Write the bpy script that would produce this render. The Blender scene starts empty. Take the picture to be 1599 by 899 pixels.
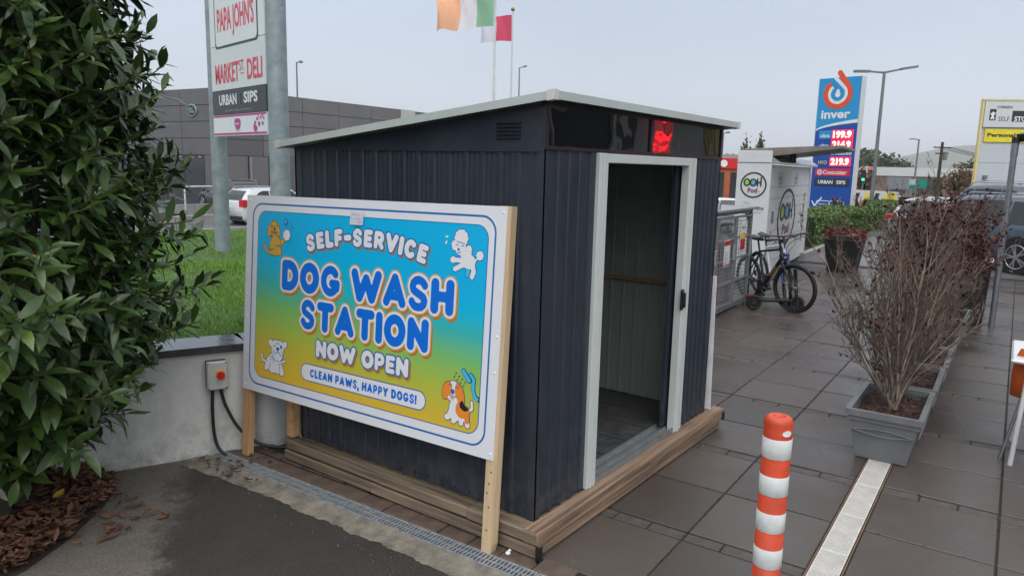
import bpy, math, random
import numpy as np
from mathutils import Matrix, Vector
random.seed(7)
rng = np.random.default_rng(11)
R = math.radians
SC = bpy.context.scene
COL = SC.collection

# ------------------------------------------------------------------ camera
cd = bpy.data.cameras.new('camera'); cam = bpy.data.objects.new('camera', cd); COL.objects.link(cam)
YAW, PITCH, ROLL = 0.6340, 0.1633, 0.0230
fw = Vector((math.cos(YAW)*math.cos(PITCH), math.sin(YAW)*math.cos(PITCH), -math.sin(PITCH)))
r0 = Vector((math.sin(YAW), -math.cos(YAW), 0)); u0 = r0.cross(fw)
rr = r0*math.cos(ROLL) + u0*math.sin(ROLL); uu = u0*math.cos(ROLL) - r0*math.sin(ROLL)
cam.matrix_world = Matrix(((rr.x, uu.x, -fw.x, -2.885), (rr.y, uu.y, -fw.y, -1.952), (rr.z, uu.z, -fw.z, 1.92), (0, 0, 0, 1)))
cd.sensor_width = 36; cd.lens = 36*1145.5/1599; cd.clip_start = 0.05; cd.clip_end = 20000
SC.camera = cam

# ------------------------------------------------------------------ overcast sky
world = bpy.data.worlds.new('World'); SC.world = world; world.use_nodes = True
nt = world.node_tree; nt.nodes.clear()
out = nt.nodes.new('ShaderNodeOutputWorld'); mixs = nt.nodes.new('ShaderNodeMixShader')
b1 = nt.nodes.new('ShaderNodeBackground'); b2 = nt.nodes.new('ShaderNodeBackground')
sky = nt.nodes.new('ShaderNodeTexSky'); sky.sky_type = 'NISHITA'; sky.sun_disc = False
SUN_EL, SUN_AZ = R(52), math.atan2(-0.55, -0.85)      # light comes from behind the camera, to its left
sky.sun_elevation = SUN_EL; sky.sun_rotation = math.pi/2 - SUN_AZ; sky.dust_density = 4.0
nt.links.new(sky.outputs[0], b1.inputs[0]); b1.inputs[1].default_value = 0.06
tc = nt.nodes.new('ShaderNodeTexCoord'); sep = nt.nodes.new('ShaderNodeSeparateXYZ')
nt.links.new(tc.outputs['Generated'], sep.inputs[0])
cl = nt.nodes.new('ShaderNodeTexNoise'); cl.inputs['Scale'].default_value = 1.6; cl.inputs['Detail'].default_value = 4
mp = nt.nodes.new('ShaderNodeMapping'); mp.inputs['Scale'].default_value = (1, 1, 3)
nt.links.new(tc.outputs['Generated'], mp.inputs[0]); nt.links.new(mp.outputs[0], cl.inputs['Vector'])
ramp = nt.nodes.new('ShaderNodeValToRGB'); ramp.color_ramp.interpolation = 'EASE'
ramp.color_ramp.elements[0].position = 0.0; ramp.color_ramp.elements[0].color = (0.640, 0.690, 0.765, 1)
ramp.color_ramp.elements[1].position = 1.0; ramp.color_ramp.elements[1].color = (1.28, 1.32, 1.38, 1)
e = ramp.color_ramp.elements.new(0.22); e.color = (0.545, 0.630, 0.745, 1)
nt.links.new(sep.outputs['Z'], ramp.inputs[0])
mul = nt.nodes.new('ShaderNodeMath'); mul.operation = 'MULTIPLY_ADD'; mul.inputs[1].default_value = 0.30; mul.inputs[2].default_value = 0.85
nt.links.new(cl.outputs['Fac'], mul.inputs[0])
nt.links.new(ramp.outputs[0], b2.inputs[0]); nt.links.new(mul.outputs[0], b2.inputs[1])
mixs.inputs[0].default_value = 0.9
nt.links.new(b1.outputs[0], mixs.inputs[1]); nt.links.new(b2.outputs[0], mixs.inputs[2]); nt.links.new(mixs.outputs[0], out.inputs[0])
sd = bpy.data.lights.new('sun', 'SUN'); sd.energy = 1.5; sd.angle = R(70); sd.color = (1, 0.97, 0.93)
sun = bpy.data.objects.new('sun', sd); COL.objects.link(sun)
sdir = Vector((math.cos(SUN_AZ)*math.cos(SUN_EL), math.sin(SUN_AZ)*math.cos(SUN_EL), math.sin(SUN_EL)))
sun.rotation_euler = sdir.to_track_quat('Z', 'Y').to_euler()
SC.view_settings.view_transform = 'Standard'; SC.view_settings.look = 'None'
SC.view_settings.exposure = 0.28; SC.view_settings.gamma = 1.0

# ------------------------------------------------------------------ helpers
def srgb(r, g, b):
    f = lambda c: ((c/255+0.055)/1.055)**2.4 if c > 10 else c/255/12.92
    return (f(r), f(g), f(b))
MATS = {}
def mat(name, col, rough=0.6, metal=0.0, var=0.12, scale=6.0, bump=0.0, bscale=80.0, spec=0.5, rvar=0.0, emit=0.0, stretch=None, col2=None, island=False, coat=0.0, dirt=None, world_space=False):
    if name in MATS: return MATS[name]
    m = bpy.data.materials.new(name); m.use_nodes = True; N = m.node_tree.nodes; L = m.node_tree.links
    p = N['Principled BSDF']; p.inputs['Roughness'].default_value = rough; p.inputs['Metallic'].default_value = metal
    p.inputs['Specular IOR Level'].default_value = spec; p.inputs['Coat Weight'].default_value = coat; p.inputs['Coat Roughness'].default_value = 0.08
    t = N.new('ShaderNodeTexCoord'); src = t.outputs['Object']
    if world_space: src = N.new('ShaderNodeNewGeometry').outputs['Position']
    if stretch:
        q = N.new('ShaderNodeMapping'); q.inputs['Scale'].default_value = stretch; L.new(src, q.inputs[0]); src = q.outputs[0]
    n = N.new('ShaderNodeTexNoise'); n.inputs['Scale'].default_value = scale; n.inputs['Detail'].default_value = 5; n.inputs['Roughness'].default_value = 0.6
    L.new(src, n.inputs['Vector'])
    mx = N.new('ShaderNodeMix'); mx.data_type = 'RGBA'
    c2 = col2 or tuple(min(1, c*(1+var)) for c in col); c1 = col if col2 else tuple(c*(1-var) for c in col)
    mx.inputs[6].default_value = (*c1, 1); mx.inputs[7].default_value = (*c2, 1)
    mr = N.new('ShaderNodeMapRange'); mr.inputs[1].default_value = 0.3; mr.inputs[2].default_value = 0.7
    L.new(n.outputs['Fac'], mr.inputs[0]); fac = mr.outputs[0]
    if island:
        g = N.new('ShaderNodeNewGeometry'); oi = N.new('ShaderNodeObjectInfo')
        ad = N.new('ShaderNodeMath'); ad.operation = 'ADD'; fr = N.new('ShaderNodeMath'); fr.operation = 'FRACT'
        L.new(g.outputs['Random Per Island'], ad.inputs[0]); L.new(oi.outputs['Random'], ad.inputs[1]); L.new(ad.outputs[0], fr.inputs[0])
        av = N.new('ShaderNodeMath'); av.operation = 'MULTIPLY_ADD'; av.inputs[1].default_value = 0.75
        sc = N.new('ShaderNodeMath'); sc.operation = 'MULTIPLY'; sc.inputs[1].default_value = 0.25
        L.new(fac, sc.inputs[0]); L.new(fr.outputs[0], av.inputs[0]); L.new(sc.outputs[0], av.inputs[2]); fac = av.outputs[0]
    L.new(fac, mx.inputs[0]); colo = mx.outputs[2]
    if dirt:      # splash and dust clinging low down, and blotches all over: (colour, z0, z1, amount, blotch amount)
        dc, z0_, z1_, am, bl_ = dirt; sp = N.new('ShaderNodeSeparateXYZ'); L.new(t.outputs['Object'], sp.inputs[0])
        h_ = N.new('ShaderNodeMapRange'); h_.inputs[1].default_value = z1_; h_.inputs[2].default_value = z0_; h_.inputs[4].default_value = am; L.new(sp.outputs['Z'], h_.inputs[0])
        n2 = N.new('ShaderNodeTexNoise'); n2.inputs['Scale'].default_value = 11; n2.inputs['Detail'].default_value = 8; n2.inputs['Roughness'].default_value = .7; L.new(src if world_space else t.outputs['Object'], n2.inputs['Vector'])
        r2 = N.new('ShaderNodeMapRange'); r2.inputs[1].default_value = .42; r2.inputs[2].default_value = .72; L.new(n2.outputs['Fac'], r2.inputs[0])
        a2 = N.new('ShaderNodeMath'); a2.operation = 'ADD'; a2.inputs[1].default_value = bl_; L.new(h_.outputs[0], a2.inputs[0])
        q2 = N.new('ShaderNodeMath'); q2.operation = 'MULTIPLY'; L.new(a2.outputs[0], q2.inputs[0]); L.new(r2.outputs[0], q2.inputs[1])
        m2 = N.new('ShaderNodeMix'); m2.data_type = 'RGBA'; L.new(q2.outputs[0], m2.inputs[0]); L.new(colo, m2.inputs[6]); m2.inputs[7].default_value = (*dc, 1); colo = m2.outputs[2]
    L.new(colo, p.inputs['Base Color'])
    if rvar:
        ra = N.new('ShaderNodeMath'); ra.operation = 'MULTIPLY_ADD'; ra.inputs[1].default_value = rvar; ra.inputs[2].default_value = rough-rvar/2
        L.new(mr.outputs[0], ra.inputs[0]); L.new(ra.outputs[0], p.inputs['Roughness'])
    if bump:
        nb = N.new('ShaderNodeTexNoise'); nb.inputs['Scale'].default_value = bscale; nb.inputs['Detail'].default_value = 4; L.new(src, nb.inputs['Vector'])
        bp = N.new('ShaderNodeBump'); bp.inputs['Strength'].default_value = bump; bp.inputs['Distance'].default_value = 0.01
        L.new(nb.outputs['Fac'], bp.inputs['Height']); L.new(bp.outputs[0], p.inputs['Normal'])
    if emit:
        p.inputs['Emission Color'].default_value = (*col, 1); p.inputs['Emission Strength'].default_value = emit
    MATS[name] = m; return m
def tag(o, label=None, cat=None, group=None, kind=None):
    if label: o['label'] = label
    if cat: o['category'] = cat
    if group: o['group'] = group
    if kind: o['kind'] = kind
    return o
def empty(name, loc=(0, 0, 0), rz=0.0, label=None, cat=None, group=None, M=None):
    o = bpy.data.objects.new(name, None); COL.objects.link(o); o.empty_display_size = 0.1
    if M is not None: o.matrix_world = M
    else: o.location = loc; o.rotation_euler = (0, 0, rz)
    return tag(o, label, cat, group)
def frame(o, right, up):
    r = Vector(right).normalized(); u = Vector(up).normalized(); n = r.cross(u); u = n.cross(r)
    return Matrix(((r.x, u.x, n.x, o[0]), (r.y, u.y, n.y, o[1]), (r.z, u.z, n.z, o[2]), (0, 0, 0, 1)))
def linkmesh(name, me, m, parent=None, loc=None, rot=None, scale=None):
    o = bpy.data.objects.new(name, me); COL.objects.link(o)
    if m is not None and not me.materials: me.materials.append(m)
    if parent is not None: o.parent = parent
    if loc is not None: o.location = loc
    if rot is not None: o.rotation_euler = rot
    if scale is not None: o.scale = scale
    return o
def copy_tree(o, parent=None):
    c = o.copy(); COL.objects.link(c); c.parent = parent
    for ch in list(o.children): copy_tree(ch, c)
    return c
class MB:
    def __init__(s): s.v = []; s.f = []; s.sm = []
    def add(s, vs, fs, smooth=False):
        b = len(s.v); s.v += [tuple(x) for x in vs]; s.f += [tuple(b+i for i in f) for f in fs]; s.sm += [smooth]*len(fs); return s
    def box(s, x0, x1, y0, y1, z0, z1, bev=0.0):
        if bev <= 0:
            return s.add([(x0,y0,z0),(x1,y0,z0),(x1,y1,z0),(x0,y1,z0),(x0,y0,z1),(x1,y0,z1),(x1,y1,z1),(x0,y1,z1)],
                  [(0,3,2,1),(4,5,6,7),(0,1,5,4),(1,2,6,5),(2,3,7,6),(3,0,4,7)])
        b = min(bev, (x1-x0)/2.1, (y1-y0)/2.1, (z1-z0)/2.1); V = []
        for z, i in ((z0, b), (z0+b, 0), (z1-b, 0), (z1, b)):
            a = b if i == 0 else b
            if i == 0: V += [(x0+a*.0+0, y0+b*.7, z),(x0+b*.7, y0, z),(x1-b*.7, y0, z),(x1, y0+b*.7, z),(x1, y1-b*.7, z),(x1-b*.7, y1, z),(x0+b*.7, y1, z),(x0, y1-b*.7, z)]
            else: V += [(x0+b, y0+b*1.2, z),(x0+b*1.2, y0+b, z),(x1-b*1.2, y0+b, z),(x1-b, y0+b*1.2, z),(x1-b, y1-b*1.2, z),(x1-b*1.2, y1-b, z),(x0+b*1.2, y1-b, z),(x0+b, y1-b*1.2, z)]
        F = [tuple(reversed(range(8))), tuple(range(24, 32))]
        for k in range(3):
            for i in range(8): j = (i+1) % 8; F.append((k*8+i, k*8+j, k*8+8+j, k*8+8+i))
        return s.add(V, F)
    def obox(s, c, ax, ay, az, hx, hy, hz):   # oriented box
        c = Vector(c); ax, ay, az = Vector(ax), Vector(ay), Vector(az)
        V = [c+ax*(sx*hx)+ay*(sy*hy)+az*(sz*hz) for sz in (-1,1) for sx, sy in ((-1,-1),(1,-1),(1,1),(-1,1))]
        return s.add(V, [(0,3,2,1),(4,5,6,7),(0,1,5,4),(1,2,6,5),(2,3,7,6),(3,0,4,7)])
    def bar(s, a, b, w, h, up=(0,0,1)):
        a, b = Vector(a), Vector(b); d = (b-a); l = d.length; d.normalize(); up = Vector(up)
        sd = d.cross(up)
        if sd.length < 1e-4: sd = d.cross(Vector((1,0,0)))
        sd.normalize(); u = sd.cross(d)
        return s.obox((a+b)/2, d, sd, u, l/2, w/2, h/2)
    def cyl(s, a, b, ra, rb=None, n=12, caps=True, smooth=True):
        rb = ra if rb is None else rb; a, b = Vector(a), Vector(b); d = (b-a).normalized()
        t = d.cross(Vector((0,0,1)))
        if t.length < 1e-3: t = d.cross(Vector((1,0,0)))
        t.normalize(); w = d.cross(t); V = []
        for c, r in ((a, ra), (b, rb)):
            V += [c + t*(r*math.cos(2*math.pi*i/n)) + w*(r*math.sin(2*math.pi*i/n)) for i in range(n)]
        s.add(V, [(i, (i+1) % n, n+(i+1) % n, n+i) for i in range(n)], smooth)
        if caps: s.add(V, [tuple(reversed(range(n))), tuple(range(n, 2*n))])
        return s
    def tube(s, pts, r, n=8, caps=True, closed=False):
        pts = [Vector(p) for p in pts]; m = len(pts); rs = r if isinstance(r, (list, tuple)) else [r]*m
        V = []; prev = None
        for i, p in enumerate(pts):
            if closed: d = pts[(i+1) % m]-pts[i-1]
            else: d = pts[min(i+1, m-1)]-pts[max(i-1, 0)]
            d.normalize()
            if prev is None:
                t = d.cross(Vector((0,0,1)))
                if t.length < 1e-3: t = d.cross(Vector((1,0,0)))
            else: t = prev - d*prev.dot(d)
            t.normalize(); prev = t; w = d.cross(t)
            V += [p + t*(rs[i]*math.cos(2*math.pi*k/n)) + w*(rs[i]*math.sin(2*math.pi*k/n)) for k in range(n)]
        F = []
        for i in range(m if closed else m-1):
            j = (i+1) % m
            F += [(i*n+k, i*n+(k+1) % n, j*n+(k+1) % n, j*n+k) for k in range(n)]
        s.add(V, F, True)
        if caps and not closed: s.add(V, [tuple(reversed(range(n))), tuple(range((m-1)*n, m*n))])
        return s
    def prism(s, poly, z0, z1, M=None):   # polygon in xy extruded along z
        n = len(poly); V = [(x, y, z0) for x, y in poly]+[(x, y, z1) for x, y in poly]
        if M is not None: V = [M @ Vector(v) for v in V]
        return s.add(V, [tuple(reversed(range(n))), tuple(range(n, 2*n))]+[(i, (i+1) % n, n+(i+1) % n, n+i) for i in range(n)])
    def lathe(s, prof, n=24, c=(0,0,0), smooth=True):  # prof: (r,z)
        V = []
        for r, z in prof: V += [(c[0]+r*math.cos(2*math.pi*i/n), c[1]+r*math.sin(2*math.pi*i/n), c[2]+z) for i in range(n)]
        F = []
        for k in range(len(prof)-1): F += [(k*n+i, k*n+(i+1) % n, (k+1)*n+(i+1) % n, (k+1)*n+i) for i in range(n)]
        return s.add(V, F, smooth)
    def mesh(s, name):
        me = bpy.data.meshes.new(name); me.from_pydata(s.v, [], s.f)
        me.polygons.foreach_set('use_smooth', s.sm); me.update(); return me
    def build(s, name, m, parent=None, **k): return linkmesh(name, s.mesh(name), m, parent, **k)
def text_mesh(txt, h, bold=0.0, w=None, align='CENTER', depth=0.0, shear=0.0):
    c = bpy.data.curves.new('lettering', 'FONT'); c.body = txt; c.align_x = align; c.size = 1.0; c.offset = bold; c.resolution_u = 3; c.shear = shear
    o = bpy.data.objects.new('lettering', c); COL.objects.link(o); dg = bpy.context.evaluated_depsgraph_get(); dg.update()
    me = bpy.data.meshes.new_from_object(o.evaluated_get(dg)); bpy.data.objects.remove(o); bpy.data.curves.remove(c)
    co = np.zeros(len(me.vertices)*3); me.vertices.foreach_get('co', co); co = co.reshape(-1, 3)
    lo, hi = co.min(0), co.max(0); s = h/(hi[1]-lo[1])
    sx = w/(hi[0]-lo[0]) if w else s
    co[:, 0] = (co[:, 0]-(lo[0]+hi[0])/2)*sx; co[:, 1] = (co[:, 1]-(lo[1]+hi[1])/2)*s; co[:, 2] = 0
    me.vertices.foreach_set('co', co.ravel()); me.update(); me.materials.clear(); return me
def put_text(txt, parent, m, x, y, z, h, w=None, bold=0.02, name='lettering', **k):
    return linkmesh(name, text_mesh(txt, h, bold, w, **k), m, parent, loc=(x, y, z))
# flat printed shapes: signed distances sampled on a grid and cut to a clean outline
def contour(sdf, x0, x1, y0, y1, h):
    nx = int((x1-x0)/h)+2; ny = int((y1-y0)/h)+2
    X, Y = np.meshgrid(x0+np.arange(nx)*h, y0+np.arange(ny)*h)
    D = sdf(X, Y); I = D < 0; mb = MB()
    k = I[:-1,:-1].astype(int)+I[:-1,1:]+I[1:,1:]+I[1:,:-1]
    for j in range(ny-1):
        full = np.concatenate([[0], (k[j] == 4).astype(int), [0]]); d = np.diff(full)
        for a, b in zip(np.where(d == 1)[0], np.where(d == -1)[0]):
            mb.add([(x0+a*h,y0+j*h,0),(x0+b*h,y0+j*h,0),(x0+b*h,y0+j*h+h,0),(x0+a*h,y0+j*h+h,0)], [(0,1,2,3)])
        for i in np.where((k[j] > 0) & (k[j] < 4))[0]:
            cs = [(i,j),(i+1,j),(i+1,j+1),(i,j+1)]; P = []
            for q in range(4):
                (a, b), (c, d2) = cs[q], cs[(q+1) % 4]; da, db = D[b, a], D[d2, c]
                if da < 0: P.append((x0+a*h, y0+b*h, 0))
                if (da < 0) != (db < 0):
                    t = da/(da-db); P.append((x0+(a+(c-a)*t)*h, y0+(b+(d2-b)*t)*h, 0))
            if len(P) > 2: mb.add(P, [tuple(range(len(P)))])
    return mb
def s_seg(X, Y, a, b):
    ax, ay = a; bx, by = b; dx, dy = bx-ax, by-ay; t = np.clip(((X-ax)*dx+(Y-ay)*dy)/(dx*dx+dy*dy+1e-12), 0, 1)
    return np.hypot(X-ax-t*dx, Y-ay-t*dy)
def s_poly(X, Y, pts): 
    d = np.full(X.shape, 1e9)
    for a, b in zip(pts[:-1], pts[1:]): d = np.minimum(d, s_seg(X, Y, a, b))
    return d
def s_ell(X, Y, cx, cy, rx, ry, a=0.0):
    c, s = math.cos(a), math.sin(a); x = (X-cx)*c+(Y-cy)*s; y = -(X-cx)*s+(Y-cy)*c
    k = np.hypot(x/rx, y/ry); g = np.hypot(x/rx**2, y/ry**2)+1e-9
    return k*(k-1)/g
def s_rbox(X, Y, x0, x1, y0, y1, r):
    qx = np.abs(X-(x0+x1)/2)-(x1-x0)/2+r; qy = np.abs(Y-(y0+y1)/2)-(y1-y0)/2+r
    return np.hypot(np.maximum(qx, 0), np.maximum(qy, 0))+np.minimum(np.maximum(qx, qy), 0)-r
def noise_grid(n, seed, cells=8):
    g = np.random.default_rng(seed).random((cells+1, cells+1)); t = np.linspace(0, cells-1e-6, n); i = t.astype(int); f = t-i; f = f*f*(3-2*f)
    a = g[i][:, i]*(1-f)[None, :]+g[i][:, i+1]*f[None, :]; b = g[i+1][:, i]*(1-f)[None, :]+g[i+1][:, i+1]*f[None, :]
    return a*(1-f)[:, None]+b*f[:, None]
SITE = R(2.0)      # the paving grid is turned two degrees against the shed
# ------------------------------------------------------------------ ground, road, lawn
def smooth(t): t = np.clip(t, 0, 1); return t*t*(3-2*t)
def gz(x, y): return -0.014 - np.maximum(0.86*smooth((np.asarray(y, float)-10.5)/6.0), 1.3*smooth((np.asarray(x, float)-33)/8.0))
def grid_mesh(name, xs, ys, zf):
    X, Y = np.meshgrid(xs, ys); Z = zf(X, Y); nx, ny = len(xs), len(ys)
    V = np.stack([X, Y, Z], -1).reshape(-1, 3)
    F = [(j*nx+i, j*nx+i+1, (j+1)*nx+i+1, (j+1)*nx+i) for j in range(ny-1) for i in range(nx-1)]
    me = bpy.data.meshes.new(name); me.from_pydata([tuple(v) for v in V], [], F); me.polygons.foreach_set('use_smooth', [True]*len(F)); return me
m_asph = mat('asphalt_far', (0.075, 0.074, 0.075), 0.5, var=0.2, scale=1.5, bump=0.3, bscale=200, rvar=0.2)
xs = np.array([-6000,-1500,-300,-60,-20,-8,0,8,20,33,34,35,36,37,38,39,40,41,60,150,400,1200,3000,8000.]); ys = np.array([-6000,-1500,-300,-60,-20,0,5,10,10.5,11,12,13,14,15,16,16.6,20,30,60,120,300,1000,3000,8000.])
tag(linkmesh('ground', grid_mesh('ground', xs, ys, gz), m_asph), kind='structure')

# asphalt apron: dark and damp, with a pale dried silt fan towards the planting bed
def apron_mat():
    m = bpy.data.materials.new('asphalt_apron'); m.use_nodes = True; N = m.node_tree.nodes; L = m.node_tree.links; p = N['Principled BSDF']
    t = N.new('ShaderNodeTexCoord')
    def noise(s, d=6, r=0.6):
        n = N.new('ShaderNodeTexNoise'); n.inputs['Scale'].default_value = s; n.inputs['Detail'].default_value = d; n.inputs['Roughness'].default_value = r
        L.new(t.outputs['Object'], n.inputs['Vector']); return n.outputs['Fac']
    def math_(op, a, b=None, c=None):
        q = N.new('ShaderNodeMath'); q.operation = op
        for i, v in enumerate((a, b, c)):
            if v is None: continue
            if isinstance(v, (int, float)): q.inputs[i].default_value = v
            else: L.new(v, q.inputs[i])
        return q.outputs[0]
    sp = N.new('ShaderNodeSeparateXYZ'); L.new(t.outputs['Object'], sp.inputs[0])
    # signed distance to a line from (-0.6,2.5) to (-1.4,1.45), wobbled
    d = math_('ADD', math_('MULTIPLY', sp.outputs['X'], -0.80), math_('MULTIPLY', sp.outputs['Y'], 0.60))
    d = math_('ADD', d, math_('MULTIPLY', math_('SUBTRACT', noise(2.2), 0.5), 0.75))
    d = math_('ADD', d, math_('MULTIPLY', math_('SUBTRACT', noise(30, 5, 0.75), 0.5), 0.30))
    mr = N.new('ShaderNodeMapRange'); mr.interpolation_type = 'SMOOTHSTEP'; mr.inputs[1].default_value = 1.70; mr.inputs[2].default_value = 1.92; L.new(d, mr.inputs[0])
    a = N.new('ShaderNodeMix'); a.data_type = 'RGBA'; a.inputs[6].default_value = (0.034, 0.030, 0.0275, 1); a.inputs[7].default_value = (0.066, 0.058, 0.052, 1); L.new(noise(4), a.inputs[0])
    b = N.new('ShaderNodeMix'); b.data_type = 'RGBA'; b.inputs[6].default_value = (0.115, 0.098, 0.085, 1); b.inputs[7].default_value = (0.21, 0.185, 0.162, 1); L.new(noise(9), b.inputs[0])
    sg = N.new('ShaderNodeMapRange'); sg.inputs[1].default_value = 0.35; sg.inputs[2].default_value = 0.75; L.new(noise(170, 3, .8), sg.inputs[0])
    sgm = math_('MULTIPLY_ADD', sg.outputs[0], 1.25, 0.40)
    c = N.new('ShaderNodeMix'); c.data_type = 'RGBA'; L.new(mr.outputs[0], c.inputs[0]); L.new(a.outputs[2], c.inputs[6]); L.new(b.outputs[2], c.inputs[7])
    e = N.new('ShaderNodeMix'); e.data_type = 'RGBA'; e.blend_type = 'MULTIPLY'; e.inputs[0].default_value = 1; L.new(c.outputs[2], e.inputs[6]); L.new(sgm, e.inputs[7])
    L.new(e.outputs[2], p.inputs['Base Color'])
    L.new(math_('MULTIPLY_ADD', mr.outputs[0], 0.25, math_('MULTIPLY_ADD', noise(3), 0.3, 0.40)), p.inputs['Roughness']); p.inputs['Specular IOR Level'].default_value = 0.3
    bp = N.new('ShaderNodeBump'); bp.inputs['Strength'].default_value = 0.55; bp.inputs['Distance'].default_value = 0.006; L.new(noise(190, 4, .7), bp.inputs['Height']); L.new(bp.outputs[0], p.inputs['Normal'])
    return m
ap = MB().add([(-9,-7,-0.010),(-0.40,-7,-0.010),(-0.40,3.3,-0.010),(-9,3.3,-0.010)], [(0,1,2,3)]).build('asphalt_apron', apron_mat())
tag(ap, kind='structure')

# ---- paving: every slab and small sett its own piece, on a dark joint bed
m_bed = mat('joint_bed', (0.018, 0.017, 0.015), 0.9, var=0.4, scale=30)
m_pav = mat('paver', (0.052, 0.042, 0.037), 0.32, col2=(0.090, 0.073, 0.064), world_space=True, scale=0.9, bump=0.17, bscale=150, rvar=0.44, spec=0.5, island=True, dirt=((.035, .03, .028), 1, 2, 0, .16))
m_pav2 = mat('paver_brown', (0.056, 0.045, 0.039), 0.33, col2=(0.097, 0.078, 0.067), world_space=True, scale=0.9, bump=0.18, bscale=160, rvar=0.44, spec=0.5, island=True, dirt=((.035, .03, .028), 1, 2, 0, .16))
m_sett = mat('sett', (0.082, 0.068, 0.060), 0.55, var=0.3, scale=14, bump=0.5, bscale=200, rvar=0.3)
pave = MB().add([(-0.19,-7.2,-0.006),(14.2,-7.2,-0.006),(14.2,2.6,-0.006),(-0.19,2.6,-0.006)], [(0,1,2,3)]).build('pavement', m_bed, rot=(0, 0, SITE))
tag(pave, kind='structure')
PT = [(-4.82,-4.205),(-4.205,-3.59),(-3.59,-2.975),(-2.975,-2.36),(-1.955,-1.345),(-1.185,-0.575),(-0.575,0.036),(0.036,0.648),(0.648,1.26),(1.26,1.87)]
PT[3] = (-2.57, -1.957); PT[2] = (-3.18, -2.572); PT[1] = (-3.79, -3.182); PT[0] = (-4.40, -3.792)
S0 = 0.555; PER = 1.31; JG = 0.004
def slabmesh(sx, sy, nm, bev=0.004, th=0.02): return MB().box(-sx/2+JG*2, sx/2-JG*2, -sy/2+JG, sy/2-JG, -th, 0, bev).mesh(nm)
meshes = {}
npav = nset = 0
for k in range(-2, 12):
    for half in range(2):
        s0 = S0 + k*PER + 0.10 + half*0.605; s1 = s0+0.605
        if s1 > 14.2 or s0 < -0.75: continue
        for t0, t1 in PT:
            sc, tcn = (s0+s1)/2, (t0+t1)/2
            if 0.2 < sc < 2.05 and 0.2 < tcn < 1.9: continue      # under the shed
            if tcn < -2.6 and sc < 3: continue
            if s0 < -0.18:
                if s1 < 0.05: continue
                s0c = -0.17
            else: s0c = s0
            key = (round(s1-s0c, 3), round(t1-t0, 3), (k+half+int(tcn*3)) % 2)
            if key not in meshes:
                meshes[key] = slabmesh(key[0], key[1], 'paver'); meshes[key].materials.append(m_pav if key[2] else m_pav2)
            o = linkmesh('paver', meshes[key], None, pave, loc=((s0c+s1)/2, (t0+t1)/2, 0.001+random.uniform(-.0016, .0016)), rot=(random.uniform(-.002, .002), random.uniform(-.002, .002), random.uniform(-.002, .002)))
            npav += 1
    b0 = S0+k*PER
    if b0 < -0.1 or b0 > 14: continue
    for t0, t1 in PT:
        if b0 > 7.5 or (0 < b0 < 2.1 and 0.1 < t0 < 1.8) or t0 < -2.6: continue
        for q in range(3):
            w = (t1-t0)/3; key = ('s', round(w, 3))
            if key not in meshes: meshes[key] = slabmesh(0.10, w, 'sett', 0.005); meshes[key].materials.append(m_sett)
            linkmesh('sett', meshes[key], None, pave, loc=(b0+0.05, t0+w*(q+.5), -0.001+random.uniform(-.003, .002)), rot=(random.uniform(-.01, .01), random.uniform(-.01, .01), random.uniform(-.02, .02))); nset += 1
    if b0 > 7.5:
        for t0, t1 in PT:
            key = ('b', round(t1-t0, 3))
            if key not in meshes: meshes[key] = slabmesh(0.10, t1-t0, 'sett', 0.005); meshes[key].materials.append(m_sett)
            linkmesh('sett', meshes[key], None, pave, loc=(b0+0.05, (t0+t1)/2, -0.001))
# asphalt lane beyond the paving
m_lane = mat('forecourt_asphalt', (0.115, 0.108, 0.108), 0.32, var=0.25, scale=0.8, rvar=0.3, bump=0.2, bscale=120)
tag(MB().add([(14.2,-30,-0.007),(32,-30,-0.007),(32,3.4,-0.007),(14.2,3.4,-0.007)], [(0,1,2,3)]).build('forecourt', m_lane, rot=(0,0,SITE)), kind='structure')

# concrete edging strip beside the channel drain (ragged towards the asphalt)
m_conc = mat('edging_concrete', (0.205, 0.18, 0.145), 0.85, var=0.45, scale=9, bump=0.9, bscale=90)
mb = MB(); n = 260; V = []
EN = sum(np.interp(np.linspace(0, 1, n+1), np.linspace(0, 1, q), np.random.default_rng(q).uniform(-a_, a_, q)) for q, a_ in ((9, .022), (34, .016), (110, .012), (261, .006)))
for i in range(n+1):
    t = -3.2+5.62*i/n; V += [(-0.435+EN[i], t, -0.0085), (-0.272, t, 0.0)]
mb.add(V, [(2*i, 2*i+1, 2*i+3, 2*i+2) for i in range(n)]).build('edging_strip', m_conc, rot=(0,0,SITE))
tag(bpy.data.objects['edging_strip'], kind='structure')
# brown block strip between channel drain and timber base
m_block = mat('block_brown', (0.105, 0.075, 0.058), 0.6, var=0.3, scale=9, bump=0.5, bscale=150, rvar=.25)
bs = MB().add([(-0.18,-0.3,-0.004),(0.05,-0.3,-0.004),(0.05,2.5,-0.004),(-0.18,2.5,-0.004)], [(0,1,2,3)]).build('block_edging', m_bed, rot=(0,0,SITE)); tag(bs, kind='structure')
bm1 = slabmesh(0.135, 0.20, 'block', 0.006); bm1.materials.append(m_block); bm2 = slabmesh(0.09, 0.20, 'block', 0.006); bm2.materials.append(m_block)
for i in range(14):
    linkmesh('block', bm1, None, bs, loc=(-0.11, -0.2+i*0.2, 0.006+random.uniform(-.003,.002)), rot=(random.uniform(-.02,.02), random.uniform(-.02,.02), 0))
    linkmesh('block', bm2, None, bs, loc=(0.006, -0.15+i*0.2, 0.002+random.uniform(-.004,.002)), rot=(random.uniform(-.02,.02), random.uniform(-.02,.02), 0))

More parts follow.
